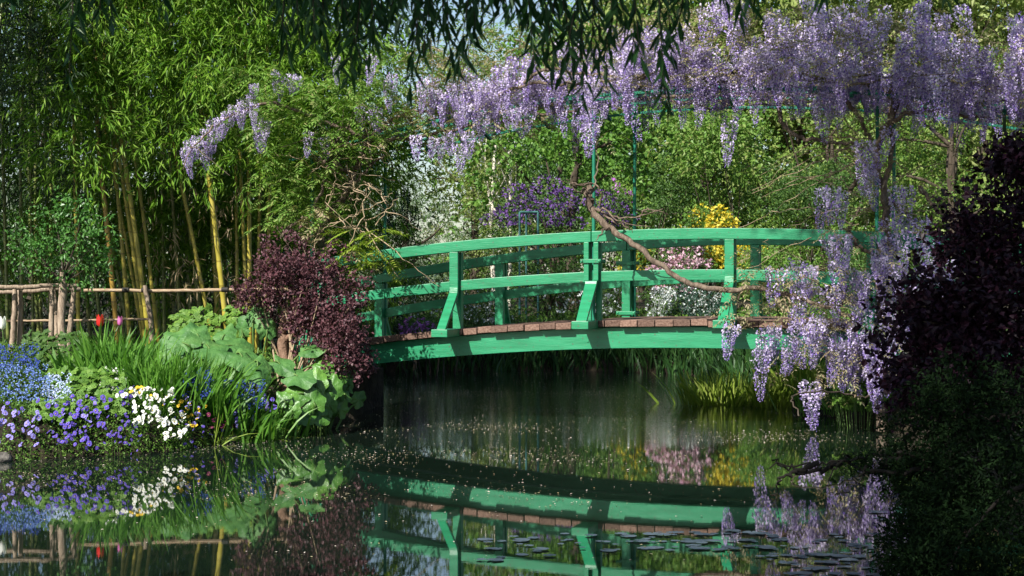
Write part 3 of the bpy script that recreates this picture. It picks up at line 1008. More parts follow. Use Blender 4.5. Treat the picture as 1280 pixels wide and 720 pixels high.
# blossom: hand-placed racemes low down, then the canopy
LOW = [(1045, 238), (1032, 240), (1058, 246), (1090, 182), (1092, 205), (1094, 222), (1088, 195), (1132, 232), (1126, 240), (1108, 170), (1008, 140), (908, 152), (1055, 290), (1058, 302), (1105, 282), (1112, 318),
       (1156, 285), (1160, 295), (1125, 300), (1065, 335), (1058, 345), (1062, 360), (1078, 350), (1120, 330), (1112, 345), (1135, 340), (1128, 360), (1098, 325), (1150, 345), (1172, 325), (1176, 345), (1160, 355), (1188, 320),
       (1000, 330), (996, 345), (1028, 360), (1005, 365), (968, 345), (985, 405), (972, 410), (960, 418), (965, 430), (990, 425), (1008, 410), (1025, 400), (1030, 420), (920, 408), (1060, 410), (1070, 430), (1062, 445), (1078, 440), (1088, 425),
       (1055, 420), (1100, 405), (1110, 420), (1098, 430), (1015, 470), (1012, 482), (1105, 470), (1095, 475), (1050, 400), (1068, 400), (1090, 395), (1104, 390), (1072, 455), (1064, 462), (1040, 445), (740, 140), (752, 135), (738, 160), (1118, 415), (1126, 425), (1116, 395), (1048, 300), (1098, 290), (1112, 300), (1120, 310), (1060, 378), (1046, 372), (1082, 372), (1096, 365), (1110, 370), (1128, 385), (1034, 430), (1050, 430), (1082, 452), (1096, 448), (1062, 430), (1076, 408), (952, 428), (980, 440), (998, 415), (1016, 412), (1006, 350)]
for (x, y) in LOW:
    D = np.interp(x, [740, 920, 1100, 1190], [19.0, 18.2, 18.0, 17.5]) + rng.normal(0, .12)
    hang_raceme(wr, at(x + rng.normal(0, 8), y - 9 + rng.normal(0, 7), D), .95 if y < 300 else 1.0)
FRONT, MASS = [], []
US_ = np.sort(rng.beta(1.5, 1.15, 56 * 50))[25::50] * (U1 + 2.3) - 2.0
k = 0
while k < 56:
    # racemes hang in bunches from the same shoot
    u = US_[k] + rng.normal(0, .06)
    v = rng.uniform(-.95, WID + .2) if k % 2 else rng.uniform(-.95, .2)
    thick = np.interp(u, [-2.2, -.5, .5, 2, 5.5], [.10, .32, .58, .70, .66])
    if u < .4: v = max(v, rng.uniform(-.5, .3))
    c = bw(u, v, canz(u) + rng.uniform(-.05, 1) * thick + .14)
    k += 1
    for j in range(rng.integers(5, 10)):
        p = c + rng.normal(0, 1, 3) * np.array([.19, .17, .07])
        MASS.append(p)
for j in range(85):
    # the fringe under the front edge of the canopy
    u = rng.beta(1.4, 1.1) * (U1 + 2.0) - 1.8
    v = rng.normal(-.45, .25) if u > .4 else rng.normal(-.25, .12)
    p = bw(u, v, canz(u) + rng.uniform(-.02, .25))
    px = 640 + FPX * p[0] / p[1]
    if 745 < px < 850 and rng.uniform() < .75: continue
    MASS.append(p)
for p in FRONT: hang_raceme(wr, p, 1.1)
raceme_mass(wr, MASS)

# the left wisteria
wl0 = at(420, 420, 20.6); wl0[2] = hz(wl0[0], wl0[1])
wl = thing('wisteria', 'leafy wisteria with few lilac racemes climbing at the left bridge end', 'wisteria', tuple(wl0))
off = np.array(wl0)
g = Geo()
vine(g, rel([wl0 - [0, 0, .1]] + pv((415, 340, 20.5), (405, 290, 20.4), (425, 250, 20.3), (440, 215, 20.2), (470, 175, 20.0)), off), [.06, .05, .04, .03], 40, .08, 7, twist=9)
put('trunk', g, BARK, wl, True)
for Lm in [[(425, 255, 20.2), (445, 228, 20.0), (465, 205, 19.9), (482, 195, 19.8)], [(350, 295, 20.0), (375, 275, 20.1), (405, 262, 20.2), (430, 245, 20.2)], [(405, 300, 20.2), (395, 260, 20.0), (410, 215, 19.8), (418, 165, 19.8)],
           [(440, 220, 20), (415, 195, 19.8), (430, 165, 19.8), (455, 150, 19.8)], [(470, 178, 20), (520, 172, 19.8), (580, 160, 19.6), (640, 150, 19.4)], [(460, 175, 20), (400, 150, 19.8), (340, 130, 19.6), (280, 150, 19.4), (240, 185, 19.2)],
           [(445, 190, 20), (490, 150, 19.9), (540, 130, 19.7)], [(400, 205, 19.8), (432, 180, 19.7), (452, 192, 19.7)], [(420, 300, 20), (400, 290, 19.8), (380, 300, 19.7)]]:
    g = Geo(); vine(g, rel(pv(*Lm), off), [.026, .018, .008], None, .08, 6)
    for k in range(5):
        p = rel(pv(Lm[rng.integers(len(Lm))]), off)[0]
        vine(g, [p, p + rng.normal(0, .15, 3), p + rng.normal(0, .3, 3)], [.008, .003], 9, 0, 4)
    put('limb', g, BARK, wl, True)
for i in range(34):
    a = (rng.uniform(400, 470), rng.uniform(180, 290), rng.uniform(19.6, 20.2))
    e = (a[0] + rng.normal(0, 45), a[1] + rng.normal(10, 40), rng.uniform(19.4, 20.0))
    m_ = ((a[0] + e[0]) / 2 + rng.normal(0, 10), (a[1] + e[1]) / 2 - rng.uniform(0, 20), 19.6)
    g = Geo(); vine(g, rel(pv(a, m_, e), off), [.009, .006, .003], 14, 0, 4)
    put('bare_shoot', g, TWIG, wl, True)
g = Geo()
def leafzone(g, x0, x1, y0, y1, D0, D1, k, m, L=(.16, .28), off=None, pairs=6, ll=.072, lw=.025):
    O = np.array([at(rng.uniform(x0, x1), rng.uniform(y0, y1), rng.uniform(D0, D1)) for _ in range(k)]) - off
    az = rng.uniform(0, 6.28, k)
    pinnate(g, O, np.stack([np.cos(az), np.sin(az), rng.uniform(-.4, .4, k)], -1), rng.uniform(*L, k), m, pairs=pairs, ll=ll, lw=lw)
leafzone(g, 320, 480, 90, 190, 19.2, 20.6, 420, 0, off=off)
leafzone(g, 325, 440, 160, 285, 19.5, 20.8, 340, 0, off=off)
leafzone(g, 420, 570, 50, 170, 19.4, 21.2, 300, 0, off=off)
leafzone(g, 280, 350, 80, 160, 19.3, 20.0, 45, 0, off=off)
leafzone(g, 560, 760, 20, 110, 20.3, 21.5, 130, 0, off=off)
leafzone(g, 455, 560, 130, 180, 19.6, 20.4, 30, 1, off=off)
leafzone(g, 500, 700, 60, 155, 19.4, 20.4, 170, 1, off=off)
leafzone(g, 365, 420, 255, 300, 19.4, 20, 26, 1, off=off)
leafzone(g, 425, 490, 285, 330, 19.0, 19.7, 46, 2, L=(.3, .42), off=off, pairs=8, ll=.085, lw=.024)
leafzone(g, 430, 462, 310, 350, 19.2, 19.6, 12, 1, off=off)
put('foliage', g, [WIST_LEAF, WIST_TAN, WIST_YOUNG], wl)
for (x, y) in [(232, 185), (238, 175), (247, 170), (252, 178), (258, 160), (266, 150), (274, 148), (283, 140), (292, 132), (300, 138), (305, 125), (314, 118), (318, 128), (322, 145), (328, 160), (333, 150), (345, 88), (352, 95), (366, 92), (372, 95), (318, 105),
               (405, 172), (386, 165), (450, 132), (468, 135), (490, 92), (485, 100), (528, 100), (540, 95), (546, 110), (535, 115), (520, 170), (544, 172), (552, 180), (560, 165), (575, 120), (582, 130), (565, 105), (590, 115), (600, 125), (572, 140), (420, 70), (465, 70),
               (555, 118), (610, 110), (604, 140), (620, 115), (596, 100), (615, 95), (630, 130), (640, 110), (635, 95), (650, 120), (645, 135), (660, 100), (665, 125), (586, 165), (575, 180)]:
    D = np.interp(x, [230, 340, 480, 660], [19.2, 19.6, 19.7, 19.2]) + rng.normal(0, .15)
    hang_raceme(wl, at(x, y, D), .72)


# ------------------------------------------------------------------ left bank: fence, rose, tulips
fc = at(100, 400, 19.8); fc[2] = hz(fc[0], fc[1])
fence = thing('rustic_fence', 'low rustic fence of peeled poles running in front of the bamboo', 'fence', tuple(fc))
off = np.array(fc)


def pole(name, pts, r, mat, wob=.06):
    g = Geo(); P = smooth_path(rel(pts, off), 24)
    P = P + rng.normal(0, .0025, P.shape)
    tube(g, P, r, 8, 0, wob * .4)
    return put(name, g, mat, fence, True)


pole('rail', pv((-30, 358, 19.4), (30, 359, 19.5), (60, 357, 19.6), (96, 358, 19.8)), [.026, .028], RUSTIC)
pole('rail', pv((-30, 364, 19.7), (20, 365, 19.8), (65, 362, 19.9), (100, 362, 20.2)), [.024, .026], RUSTIC)
pole('rail', pv((90, 363, 20.3), (200, 363.5, 20.5), (300, 362, 20.7), (420, 362, 21)), [.022, .022], RAILWOOD, .03)
pole('rail', pv((-30, 400, 20.0), (60, 401, 20.1), (187, 399, 20.4)), [.016, .016], RAILWOOD, .03)
for px, D, x2, y2 in ((19, 19.6, 14, 436), (25, 19.7, 24, 436), (65, 19.6, 62, 446), (66, 19.8, 72, 430), (93, 19.7, 83, 430), (181, 20.4, 192, 424)):
    b = at(x2, y2, D); b[2] = min(b[2], hz(b[0], b[1])) - .03
    pole('post', [b, at((px + x2) / 2 + 1, 395, D), at(px, 357, D)], [.036, .031, .027], RUSTIC)
for px, py, D in ((25, 359, 19.55), (157, 362.5, 20.42), (181, 362.5, 20.45), (281, 362, 20.65)):
    g = Geo()
    a, b = at(px - 4, py, D), at(px + 4, py, D)
    tube(g, rel([a, (a + b) / 2, b], off), .034, 8)
    put('lashing', g, flat('black_wire%d' % px, (.02, .018, .015), trans=0), fence, True)

rb = at(78, 440, 19.2); rb[2] = hz(rb[0], rb[1])
rose = thing('rose_bush', 'small standard rose bush with round leafy crown on a gnarled trunk by the fence', 'rose bush', tuple(rb))
g = Geo(); tube(g, smooth_path(rel([rb - [0, 0, .1]] + pv((78, 430, 19.2), (76.5, 395, 19.2), (79, 362, 19.2), (78, 340, 19.2)), rb), 26), [.062, .05, .046, .05, .03], 10, 0, .03)
put('trunk', g, RUSTIC, rose, True)
g = Geo()
cl = crown_leaves(g, at(80, 305, 19.2) - rb, (.45, .42, .40), 18, 1900, .055, .034, 0, .42, .15, tuft=7)
put('crown', g, FERNY, rose)
g = stems_geo(at(78, 345, 19.2) - rb, cl[:14], .014, .003, .01)
put('branch_frame', g, DARKBARK, rose, True)


def tulip(label, px, py, D, mat, s=1.0):
    top = at(px, py, D); z0 = hz(top[0], top[1])
    t = thing('tulip', label, 'tulip', (top[0], top[1], z0))
    H = top[2] - z0
    g = Geo(); tube(g, smooth_path([(0, 0, -.03), (.01, 0, H * .5), (0, 0, H)], 8), .005, 6); put('stem', g, GREENSTEM, t, True)
    for k in range(6):
        a = k * math.pi / 3 + .2; rr = .033 * s * (1 if k % 2 else .92)
        g = Geo(); V = []
        for (zz, r_, w) in ((-.045, .010, .012), (-.028, .8 * rr + .005, .030), (.005, 1.0 * rr, .038), (.038, .92 * rr, .024), (.064, .98 * rr, .003)):
            for e in (-1, 0, 1):
                da = e * w * s / max(r_, .02) * .5
                q = r_ * (1.0 if e == 0 else .97)
                V.append((q * math.cos(a + da), q * math.sin(a + da), H + zz * s))
        F = [(i * 3 + j, i * 3 + j + 1, i * 3 + j + 4, i * 3 + j + 3) for i in range(4) for j in range(2)]
        g.add(V, F); put('petal', g, mat, t, True)
    g = Geo(); blades(g, np.zeros((3, 3)), np.array([(.5, -.2, 1), (-.5, .1, 1), (.1, .5, 1)]), .3, .045, .35); put('leaf_blades', g, IRIS_LEAF, t)
    return t


tulip('open red tulip standing above the grass in front of the fence', 125, 402, 17.9, P_RED, 1.25)
tulip('pinkish purple tulip just right of the red one', 150, 402, 18.1, P_PINK, .95)
tulip('white tulip like bloom at the left edge below the lower fence rail', 3, 405, 18.0, P_WHITE, 1.35)

# ------------------------------------------------------------------ smoke bush
sb = at(375, 455, 19.0); sb[2] = hz(sb[0], sb[1])
smoke = thing('smoke_bush', 'purple leaved smoke bush with bare tan stems beside the bridge end', 'bush', tuple(sb))
g = Geo(); cls = []
for (x0, x1, y0, y1, D, k, nc) in ((308, 400, 305, 380, 19.0, 2600, 12), (370, 455, 335, 420, 18.9, 2500, 12), (400, 462, 400, 460, 18.7, 1100, 8), (330, 420, 300, 345, 19.2, 1100, 7), (430, 476, 440, 466, 18.6, 260, 4), (410, 455, 350, 440, 18.9, 1100, 8), (432, 462, 425, 462, 18.8, 500, 6), (300, 335, 340, 395, 19, 400, 4), (345, 400, 375, 412, 19.1, 1000, 7), (375, 440, 385, 440, 18.8, 1000, 8)):
    c = at((x0 + x1) / 2, (y0 + y1) / 2, D)
    cls.append(crown_leaves(g, c - sb, ((x1 - x0) / 2 / FPX * D, .38, (y1 - y0) / 2 / FPX * D), nc, k, .045, .038, 0, .42, .1, tuft=8))
put('foliage', g, PURPLE_LEAF, smoke)
g = stems_geo((-.1, 0, 0), np.vstack(cls)[::2], .016, .004, .10, bend=.07)
put('stem_cluster', g, TWIG, smoke, True)
g = Geo()
vine(g, rel([sb + [-.12, 0, -.1]] + pv((352, 430, 19), (354, 410, 19), (360, 385, 19)), sb), [.075, .06, .035], 16, .08, 8)
vine(g, rel(pv((356, 425, 19), (375, 412, 18.9), (395, 410, 18.9), (405, 440, 18.8)), sb), [.03, .026, .018], 16, .08, 6)
put('trunk', g, noise_mat('smoke_bush_bark', [(.14, .08, .05), (.3, .19, .13)], 12, .9, .7), smoke, True)

# ------------------------------------------------------------------ large leaved plants
def big_leaf(parent, base, centre, nrm, r, mat, aspect=1.0, dome=.18, wave=.1, tipdir=None):
    """one broad heart-shaped leaf on its stalk"""
    base = np.asarray(base, float); c = np.asarray(centre, float)
    n = unit(np.asarray(nrm, float)); d = c - base if tipdir is None else np.asarray(tipdir, float)
    d = unit(d - n * (d @ n)); s = np.cross(d, n)
    NA, NR = 28, 6
    ph = np.linspace(0, 2 * np.pi, NA, endpoint=False)
    notch = 1 - .55 * np.exp(-((np.abs(ph - np.pi)) / .28) ** 2)
    pt = 1 + .22 * np.exp(-(np.minimum(ph, 2 * np.pi - ph) / .35) ** 2)
    rad = r * notch * pt * (1 + wave * .35 * np.sin(ph * 7 + rng.uniform(0, 6)) + rng.normal(0, .015, NA))
    V = [c]
    a1, a2 = rng.uniform(0, 6), rng.uniform(0, 6)
    for i in range(1, NR + 1):
        q = i / NR
        z = -dome * r * q ** 2 + wave * r * q ** 2 * (.5 * np.sin(3 * ph + a1) + .4 * np.sin(5 * ph + a2)) + .06 * r * np.cos(ph * 9) * q * (1 - q * .5)
        V.extend(c + (np.cos(ph) * rad * q)[:, None] * d * aspect + (np.sin(ph) * rad * q)[:, None] * s + z[:, None] * n)
    F3 = [(0, 1 + k, 1 + (k + 1) % NA) for k in range(NA)]
    F4 = [(1 + (i - 1) * NA + k, 1 + i * NA + k, 1 + i * NA + (k + 1) % NA, 1 + (i - 1) * NA + (k + 1) % NA) for i in range(1, NR) for k in range(NA)]
    g = Geo(); b0 = g.n; g.add(V, F4); g.f.setdefault(3, []).append((np.array(F3), np.zeros(len(F3), int)))
    o = put('leaf', g, mat, parent, True)
    g = Geo(); root = c - d * r * .42 * aspect - n * .004
    tube(g, smooth_path([base, (base + root) / 2 + [0, 0, .05], root, c], 10), [.014, .008], 6)
    put('stalk', g, GREENSTEM, o, True)


def bigplant(name, label, basepx, D, L, mat):
    b = at(*basepx, D); b[2] = hz(b[0], b[1])
    t = thing(name, label, 'broad leaf plant', tuple(b))
    for (px, py, dd, rpx, nrm) in L:
        c = at(px, py, dd) - b
        big_leaf(t, np.array([*rng.normal(0, .05, 2), -.02]) + np.array([c[0] * .25, c[1] * .25, 0]), c, np.array(nrm) + rng.normal(0, .22, 3), .63 * rpx / FPX * dd, mat, aspect=1.2, wave=.26)
    return t


bigplant('butterbur', 'broad dull green butterbur leaves behind the tall iris clumps', (265, 440), 18.6,
         [(228, 428, 18.0, 34, (-.3, -.8, .75)), (262, 436, 18.0, 36, (.1, -.6, 1)), (290, 432, 18.2, 34, (.2, -.5, 1)), (246, 417, 18.6, 26, (0, -.7, .8)), (303, 446, 17.9, 36, (.1, -.6, 1)), (322, 458, 17.8, 34, (.2, -.6, 1)), (213, 440, 17.8, 26, (-.3, -.8, .7)), (281, 418, 18.7, 22, (0, -.6, .8))], BIGLEAF)
bigplant('butterbur', 'upright butterbur leaves under the left side of the purple bush', (325, 430), 19.0,
         [(318, 398, 19.0, 24, (-.3, -1, .5)), (334, 412, 18.9, 20, (.2, -1, .5)), (302, 410, 19.0, 18, (-.3, -1, .4)), (330, 388, 19.3, 15, (0, -1, .5)), (350, 455, 18.1, 26, (.1, -.7, .8)), (372, 470, 18.0, 30, (.1, -.7, .9)), (388, 437, 18.6, 24, (.1, -.7, .8)), (410, 450, 18.7, 20, (.3, -.7, .8))], BIGLEAF)
bigplant('arum', 'glossy green broad leaved plant hanging over the water beside the purple bush', (400, 490), 18.7,
         [(405, 458, 18.5, 22, (.1, -.8, .8)), (425, 468, 18.6, 20, (.4, -.8, .7)), (395, 478, 18.2, 24, (0, -.9, .7)), (415, 485, 18.3, 22, (.2, -.9, .6)), (372, 492, 17.9, 24, (0, -.9, .7)), (392, 502, 17.9, 24, (.1, -1, .5)), (412, 506, 18.2, 22, (.3, -1, .4)), (365, 512, 17.6, 18, (-.1, -1, .5)),
          (383, 521, 17.8, 18, (.1, -1, .35)), (401, 520, 18.0, 20, (.3, -1, .3)), (430, 492, 18.6, 20, (.6, -.9, .4)), (436, 480, 18.8, 18, (.7, -.8, .4)), (425, 512, 18.5, 18, (.5, -1, .3)), (355, 500, 17.6, 16, (-.2, -.9, .6)), (440, 465, 19.0, 16, (.6, -.8, .5)), (448, 500, 19.1, 16, (.7, -.8, .2))], BIGLEAF2)

# ------------------------------------------------------------------ iris and grass clumps
def clump(name, label, cat, px, py, D, n, Ls, W, mat, spread=.12, lean=.25, droop=.25, group=None):
    b = at(px, py, D); b[2] = max(hz(b[0], b[1]), -.06)
    t = thing(name, label, cat, tuple(b), group=group)
    P = np.concatenate([rng.normal(0, spread, (n, 2)), np.full((n, 1), -.02)], 1)
    D_ = np.concatenate([rng.normal(0, lean, (n, 2)) + P[:, :2] * .8, np.ones((n, 1))], 1)
    g = Geo(); blades(g, P, D_, rng.uniform(Ls * .55, Ls * 1.1, n), W * rng.uniform(.7, 1.2, n), rng.uniform(0, droop * 2, n), seg=4)
    put('leaf_blades', g, mat, t)
    return t


IR = [(188, 497, 17.0, .66, 'tall bright iris clump right of the white pansies'), (215, 497, 17.1, .66, 'tall iris clump behind the yellow pansies'), (238, 495, 17.3, .62, 'iris clump beside the dull blue forget-me-nots'),
      (268, 500, 17.3, .58, 'iris clump in front of the broad butterbur leaves'), (292, 505, 17.4, .55, 'iris clump with pale blades near the wine red pansies'), (320, 500, 17.6, .52, 'iris clump at the right end of the iris row'),
      (160, 480, 17.4, .6, 'dense iris clump behind the leafy geranium'), (140, 470, 17.8, .6, 'iris clump below the pink tulip'), (345, 478, 18.0, .42, 'narrow leaved clump in front of the bare bush stems'), (250, 480, 17.9, .5, 'iris clump hidden behind the bright iris row')]
for px, py, D, L, lb in IR:
    clump('iris_clump', lb, 'iris', px, py, D, 150, L * 1.15, .026, IRIS_LEAF, spread=.15, lean=.2, group='iris clumps on the flower bank')
for px, py, D, L, lb in ((100, 470, 17.4, .42, 'broad leaved tulip clump in front of the rose trunk'), (118, 462, 17.7, .45, 'broad leaved tulip clump under the red tulip'), (85, 462, 17.8, .36, 'short tulip leaves left of the rose trunk base')):
    clump('tulip_leaf_clump', lb, 'leaf clump', px, py, D, 40, L, .04, IRIS_LEAF, .13, .35, .3)
for px, py, D, lb in ((265, 530, 16.9, 'pale arching grass tuft right of the mixed pansies'), (300, 530, 17.3, 'pale arching grass tuft by the wine red pansies'), (338, 535, 17.6, 'pale arching grass tuft at the right end of the pansies')):
    clump('grass_tuft', lb, 'grass tuft', px, py, D, 26, .5, .011, IRIS_YEL, .06, .45, .7)


# ------------------------------------------------------------------ flower cushions
def pansy_mesh(name, c1, throat, d=.058, c2=None):
    g = Geo(); r = d / 2
    for k, (a, w, rad, z) in enumerate(((90, 1.0, .95, 0), (35, .95, .9, .002), (145, .95, .9, .002), (-90, 1.25, 1.0, .005), (200, .9, .85, .004), (-20, .9, .85, .004))):
        a = R(a); dx, dy = math.cos(a), math.sin(a)
        p = np.array([dx, dy, 0]); s = np.array([-dy, dx, 0])
        V = [(0, 0, z)] + [tuple(p * r * rad * q + s * r * w * e + np.array([0, 0, z + zz])) for (q, e, zz) in ((.45, -.45, .003), (.85, -.42, .001), (1.03, 0, -.003), (.85, .42, .001), (.45, .45, .003))]
        g.add(V, [(0, 1, 2), (0, 2, 3), (0, 3, 4), (0, 4, 5)], 0 if not (c2 and k == 3) else 3)
    th = np.linspace(0, 2 * np.pi, 6, endpoint=False)
    if throat is not None:
        g.add([(0, -.1 * r, .009)] + [(.27 * r * math.cos(a), .22 * r * math.sin(a) - .18 * r, .007) for a in th], [(0, 1 + k, 1 + (k + 1) % 6) for k in range(6)], 1)
    g.add([(0, -.08 * r, .012)] + [(.14 * r * math.cos(a), .12 * r * math.sin(a) - .08 * r, .0105) for a in th], [(0, 1 + k, 1 + (k + 1) % 6) for k in range(6)], 2)
    ms = [c1, throat or c1, P_YEL] + ([c2] if c2 else [])
    return g.mesh(name, ms)


def cushion(label, rect, D0, D1, nleaf, blooms, mat=HERB, cat='pansies', name='pansy_clump', hgt_=.0, lsz=.03, group=None):
    """rect in image space, D0 at its foot, D1 at its top; blooms: (mesh, n, sub-rect, scale)"""
    x0, x1, y0, y1 = rect
    b = at((x0 + x1) / 2, y1, D0); b[2] = hz(b[0], b[1])
    t = thing(name, label, cat, tuple(b), group=group)

    def pos(px, py, back=0):
        k = np.clip((y1 - py) / max(1, (y1 - y0)), -.3, 1.2)
        edge = np.interp(px, [0, 150, 250, 320], [0, .35, 1.1, 1.9]) - np.interp((x0 + x1) / 2, [0, 150, 250, 320], [0, .35, 1.1, 1.9])
        return at(px, py, D0 + (D1 - D0) * k + edge + back)
    P = []
    while len(P) < nleaf:
        px, py = rng.uniform(x0, x1), rng.uniform(y0, y1)
        e = ((px - (x0 + x1) / 2) / ((x1 - x0) / 2)) ** 2 * .8
        if py < y0 + (y1 - y0) * e * .8: continue
        p = pos(px, py, rng.uniform(.02, .25)); p[2] -= rng.uniform(0, .05)
        P.append(p - b)
    P = np.array(P)
    g = Geo(); Dd = unit(rv(len(P)) + np.array([0, -.3, .6]))
    leaves(g, P, Dd, lsz * rng.uniform(.7, 1.4, len(P)), lsz * .55, 0)
    put('foliage', g, mat, t)
    g = Geo()
    for k in range(14):
        q = P[rng.integers(len(P))]
        tube(g, [(q[0], q[1] + .1, min(q[2], 0) - .05), q], .0025, 4)
    put('stem_cluster', g, GREENSTEM, t)['kind'] = 'stuff'
    for (me, n, rc, s) in blooms:
        rx0, rx1, ry0, ry1 = rc
        for i in range(n):
            px, py = rng.uniform(rx0, rx1), rng.uniform(ry0, ry1)
            o = link('bloom', me, t)
            o.location = tuple(pos(px, py, -.02) - b + np.array([0, 0, 0]))
            q = s * rng.uniform(.6, 1.2)
            o.scale = (q, q, q)
            o.rotation_euler = (R(58) + rng.normal(0, .42), rng.normal(0, .4), rng.normal(-.15, .6))
    return t


ME_LAV = pansy_mesh('lavender_pansy', P_LAV, P_DEEP, .056)
ME_VIO = pansy_mesh('violet_pansy', P_VIOLET, P_DARK, .055)
ME_DEEP = pansy_mesh('deep_pansy', P_DEEP, None, .055)
ME_WHI = pansy_mesh('white_pansy', P_WHITE, P_DARK, .056)
ME_YEL = pansy_mesh('yellow_pansy', P_YEL, P_DARK, .056)
ME_BIC = pansy_mesh('two_tone_pansy', P_LAV, P_DARK, .056, P_YEL)
ME_WIN = pansy_mesh('wine_pansy', P_WINE, P_DARK, .052)

cushion('lavender pansies at the left edge of the bank', (-12, 55, 500, 575), 15.35, 15.8, 900, [(ME_LAV, 34, (-5, 52, 503, 560), 1), (ME_VIO, 6, (0, 50, 500, 520), .9)])
cushion('violet pansies spilling down the bank below the geranium leaves', (48, 142, 488, 565), 15.6, 16.1, 1300, [(ME_VIO, 78, (58, 138, 495, 556), .95), (ME_LAV, 6, (75, 120, 495, 530), 1), (ME_DEEP, 12, (70, 138, 530, 562), .8)])
cushion('deep violet pansies between the violet and the white ones', (132, 178, 478, 572), 15.8, 16.3, 800, [(ME_DEEP, 42, (138, 170, 482, 558), .9), (ME_VIO, 8, (150, 176, 540, 570), .75)])
cushion('white pansies with dark throats in the middle of the bank', (158, 238, 478, 560), 16.0, 16.6, 1200, [(ME_WHI, 70, (166, 216, 486, 532), 1.05), (ME_WHI, 26, (195, 232, 515, 548), 1.05), (ME_WHI, 10, (146, 172, 480, 496), .9), (ME_YEL, 7, (160, 200, 480, 500), .9)])
cushion('mixed lavender and yellow pansies right of the white ones', (200, 262, 488, 562), 16.4, 17.0, 800, [(ME_BIC, 30, (200, 250, 494, 530), .9), (ME_YEL, 14, (212, 258, 500, 540), .9), (ME_WHI, 6, (205, 235, 525, 550), .95), (ME_DEEP, 8, (225, 262, 525, 565), .7)])
cushion('wine red and violet pansies under the pale grass tufts', (255, 318, 500, 558), 17.0, 17.5, 700, [(ME_WIN, 26, (258, 312, 508, 538), .9), (ME_DEEP, 10, (262, 318, 520, 550), .8)], HERB_DARK)
cushion('violet pansies at the right end of the bank beside the glossy leaves', (285, 356, 485, 550), 17.3, 17.8, 800, [(ME_VIO, 22, (292, 352, 492, 530), .95), (ME_LAV, 16, (290, 352, 495, 535), .9)], HERB_DARK)


def tiny(label, rect, D0, D1, nleaf, nfl, sz, fm, mat=HERB_DARK, lsz=.035):
    t = cushion(label, rect, D0, D1, nleaf, [], mat, 'forget-me-nots', 'forget_me_not', lsz=lsz)
    b = np.array(t.location); x0, x1, y0, y1 = rect
    P = np.array([at(rng.uniform(x0, x1), rng.uniform(y0, y1), 0) if False else at(px, py, D0 + (D1 - D0) * np.clip((y1 - py) / (y1 - y0), 0, 1) - rng.uniform(-.03, .08)) - b for px, py in zip(rng.uniform(x0, x1, nfl), rng.uniform(y0, y1 - (y1 - y0) * .15, nfl))])
    K = 4; P = np.repeat(P, K, 0) + rv(len(P) * K, .014)
    g = Geo(); leaves(g, P, unit(rv(len(P)) + np.array([0, -.2, .1])), sz, sz * .9, 0, fold=.05, N=rv(len(P), .3) + np.array([0, -.8, .6]))
    o = put('blossom_mass', g, fm, t); o['kind'] = 'stuff'
    return t


tiny('deep blue forget-me-nots under the left fence posts', (-12, 48, 430, 470), 17.0, 17.6, 800, 150, .020, P_BLUEDK)
tiny('pale blue forget-me-nots above the lavender pansies', (-12, 62, 455, 510), 15.9, 16.8, 1300, 200, .019, P_BLUE)
tiny('small pale blue forget-me-nots left of the geranium leaves', (52, 90, 468, 512), 16.1, 16.8, 400, 110, .022, leaf_mat('pale_blue_bloom', [(.32, .42, .72), (.55, .6, .78)], .6, .2, .2))
tiny('dull blue forget-me-nots between two iris clumps', (228, 262, 462, 500), 16.9, 17.3, 300, 120, .020, P_BLUEDK)
tiny('dull blue forget-me-nots among the last iris blades', (278, 330, 475, 515), 17.3, 17.7, 400, 150, .021, P_BLUEDK)
tiny('white candytuft behind the white pansies', (128, 160, 462, 492), 16.6, 17.0, 250, 60, .026, P_WHITE)


def palmate(name, label, rect, D0, D1, n, sz, mat):
    x0, x1, y0, y1 = rect
    b = at((x0 + x1) / 2, y1, D0); b[2] = hz(b[0], b[1])
    t = thing(name, label, 'leafy plant', tuple(b))
    px, py = rng.uniform(x0, x1, n), rng.uniform(y0, y1, n)
    P = np.stack([at(a, c, D0 + (D1 - D0) * (y1 - c) / (y1 - y0) + rng.uniform(-.03, .15)) for a, c in zip(px, py)]) - b
    N = unit(rv(n, .3) + np.array([-.1, -.55, .8])); A = unit(np.cross(N, rv(n))); B = np.cross(N, A)
    g = Geo()
    for k in range(5):
        a = (k - 2) * .62
        D_ = A * math.cos(a) + B * math.sin(a) - N * .12
        leaves(g, P, D_, sz * (1 - .1 * abs(k - 2)) * rng.uniform(.85, 1.1, n), sz * .62, 0, N=N, fold=.12, wide=.6)
    put('foliage', g, mat, t)
    g = Geo()
    for k in range(0, n, 3):
        q = P[k]; tube(g, smooth_path([(q[0] * .5, q[1] * .5 + .1, -.05), (q[0] * .8, q[1] + .06, q[2] * .5), q], 5), .003, 4)
    put('stalk_cluster', g, GREENSTEM, t)
    return t


palmate('geranium', 'bright green lobed geranium leaves above the violet pansies', (60, 160, 462, 515), 16.1, 16.9, 230, .075, HERB)
palmate('geranium', 'lobed green leaves low between the lavender and violet pansies', (38, 90, 500, 525), 15.8, 16.1, 70, .07, HERB)
palmate('geranium', 'green leaves in the herb row below the fence left of the purple bush', (215, 310, 385, 428), 19.0, 19.9, 190, .085, HERB)
palmate('geranium', 'leafy herb clump behind the forget-me-nots under the fence posts', (30, 110, 415, 455), 17.8, 18.6, 260, .06, HERB_DARK)


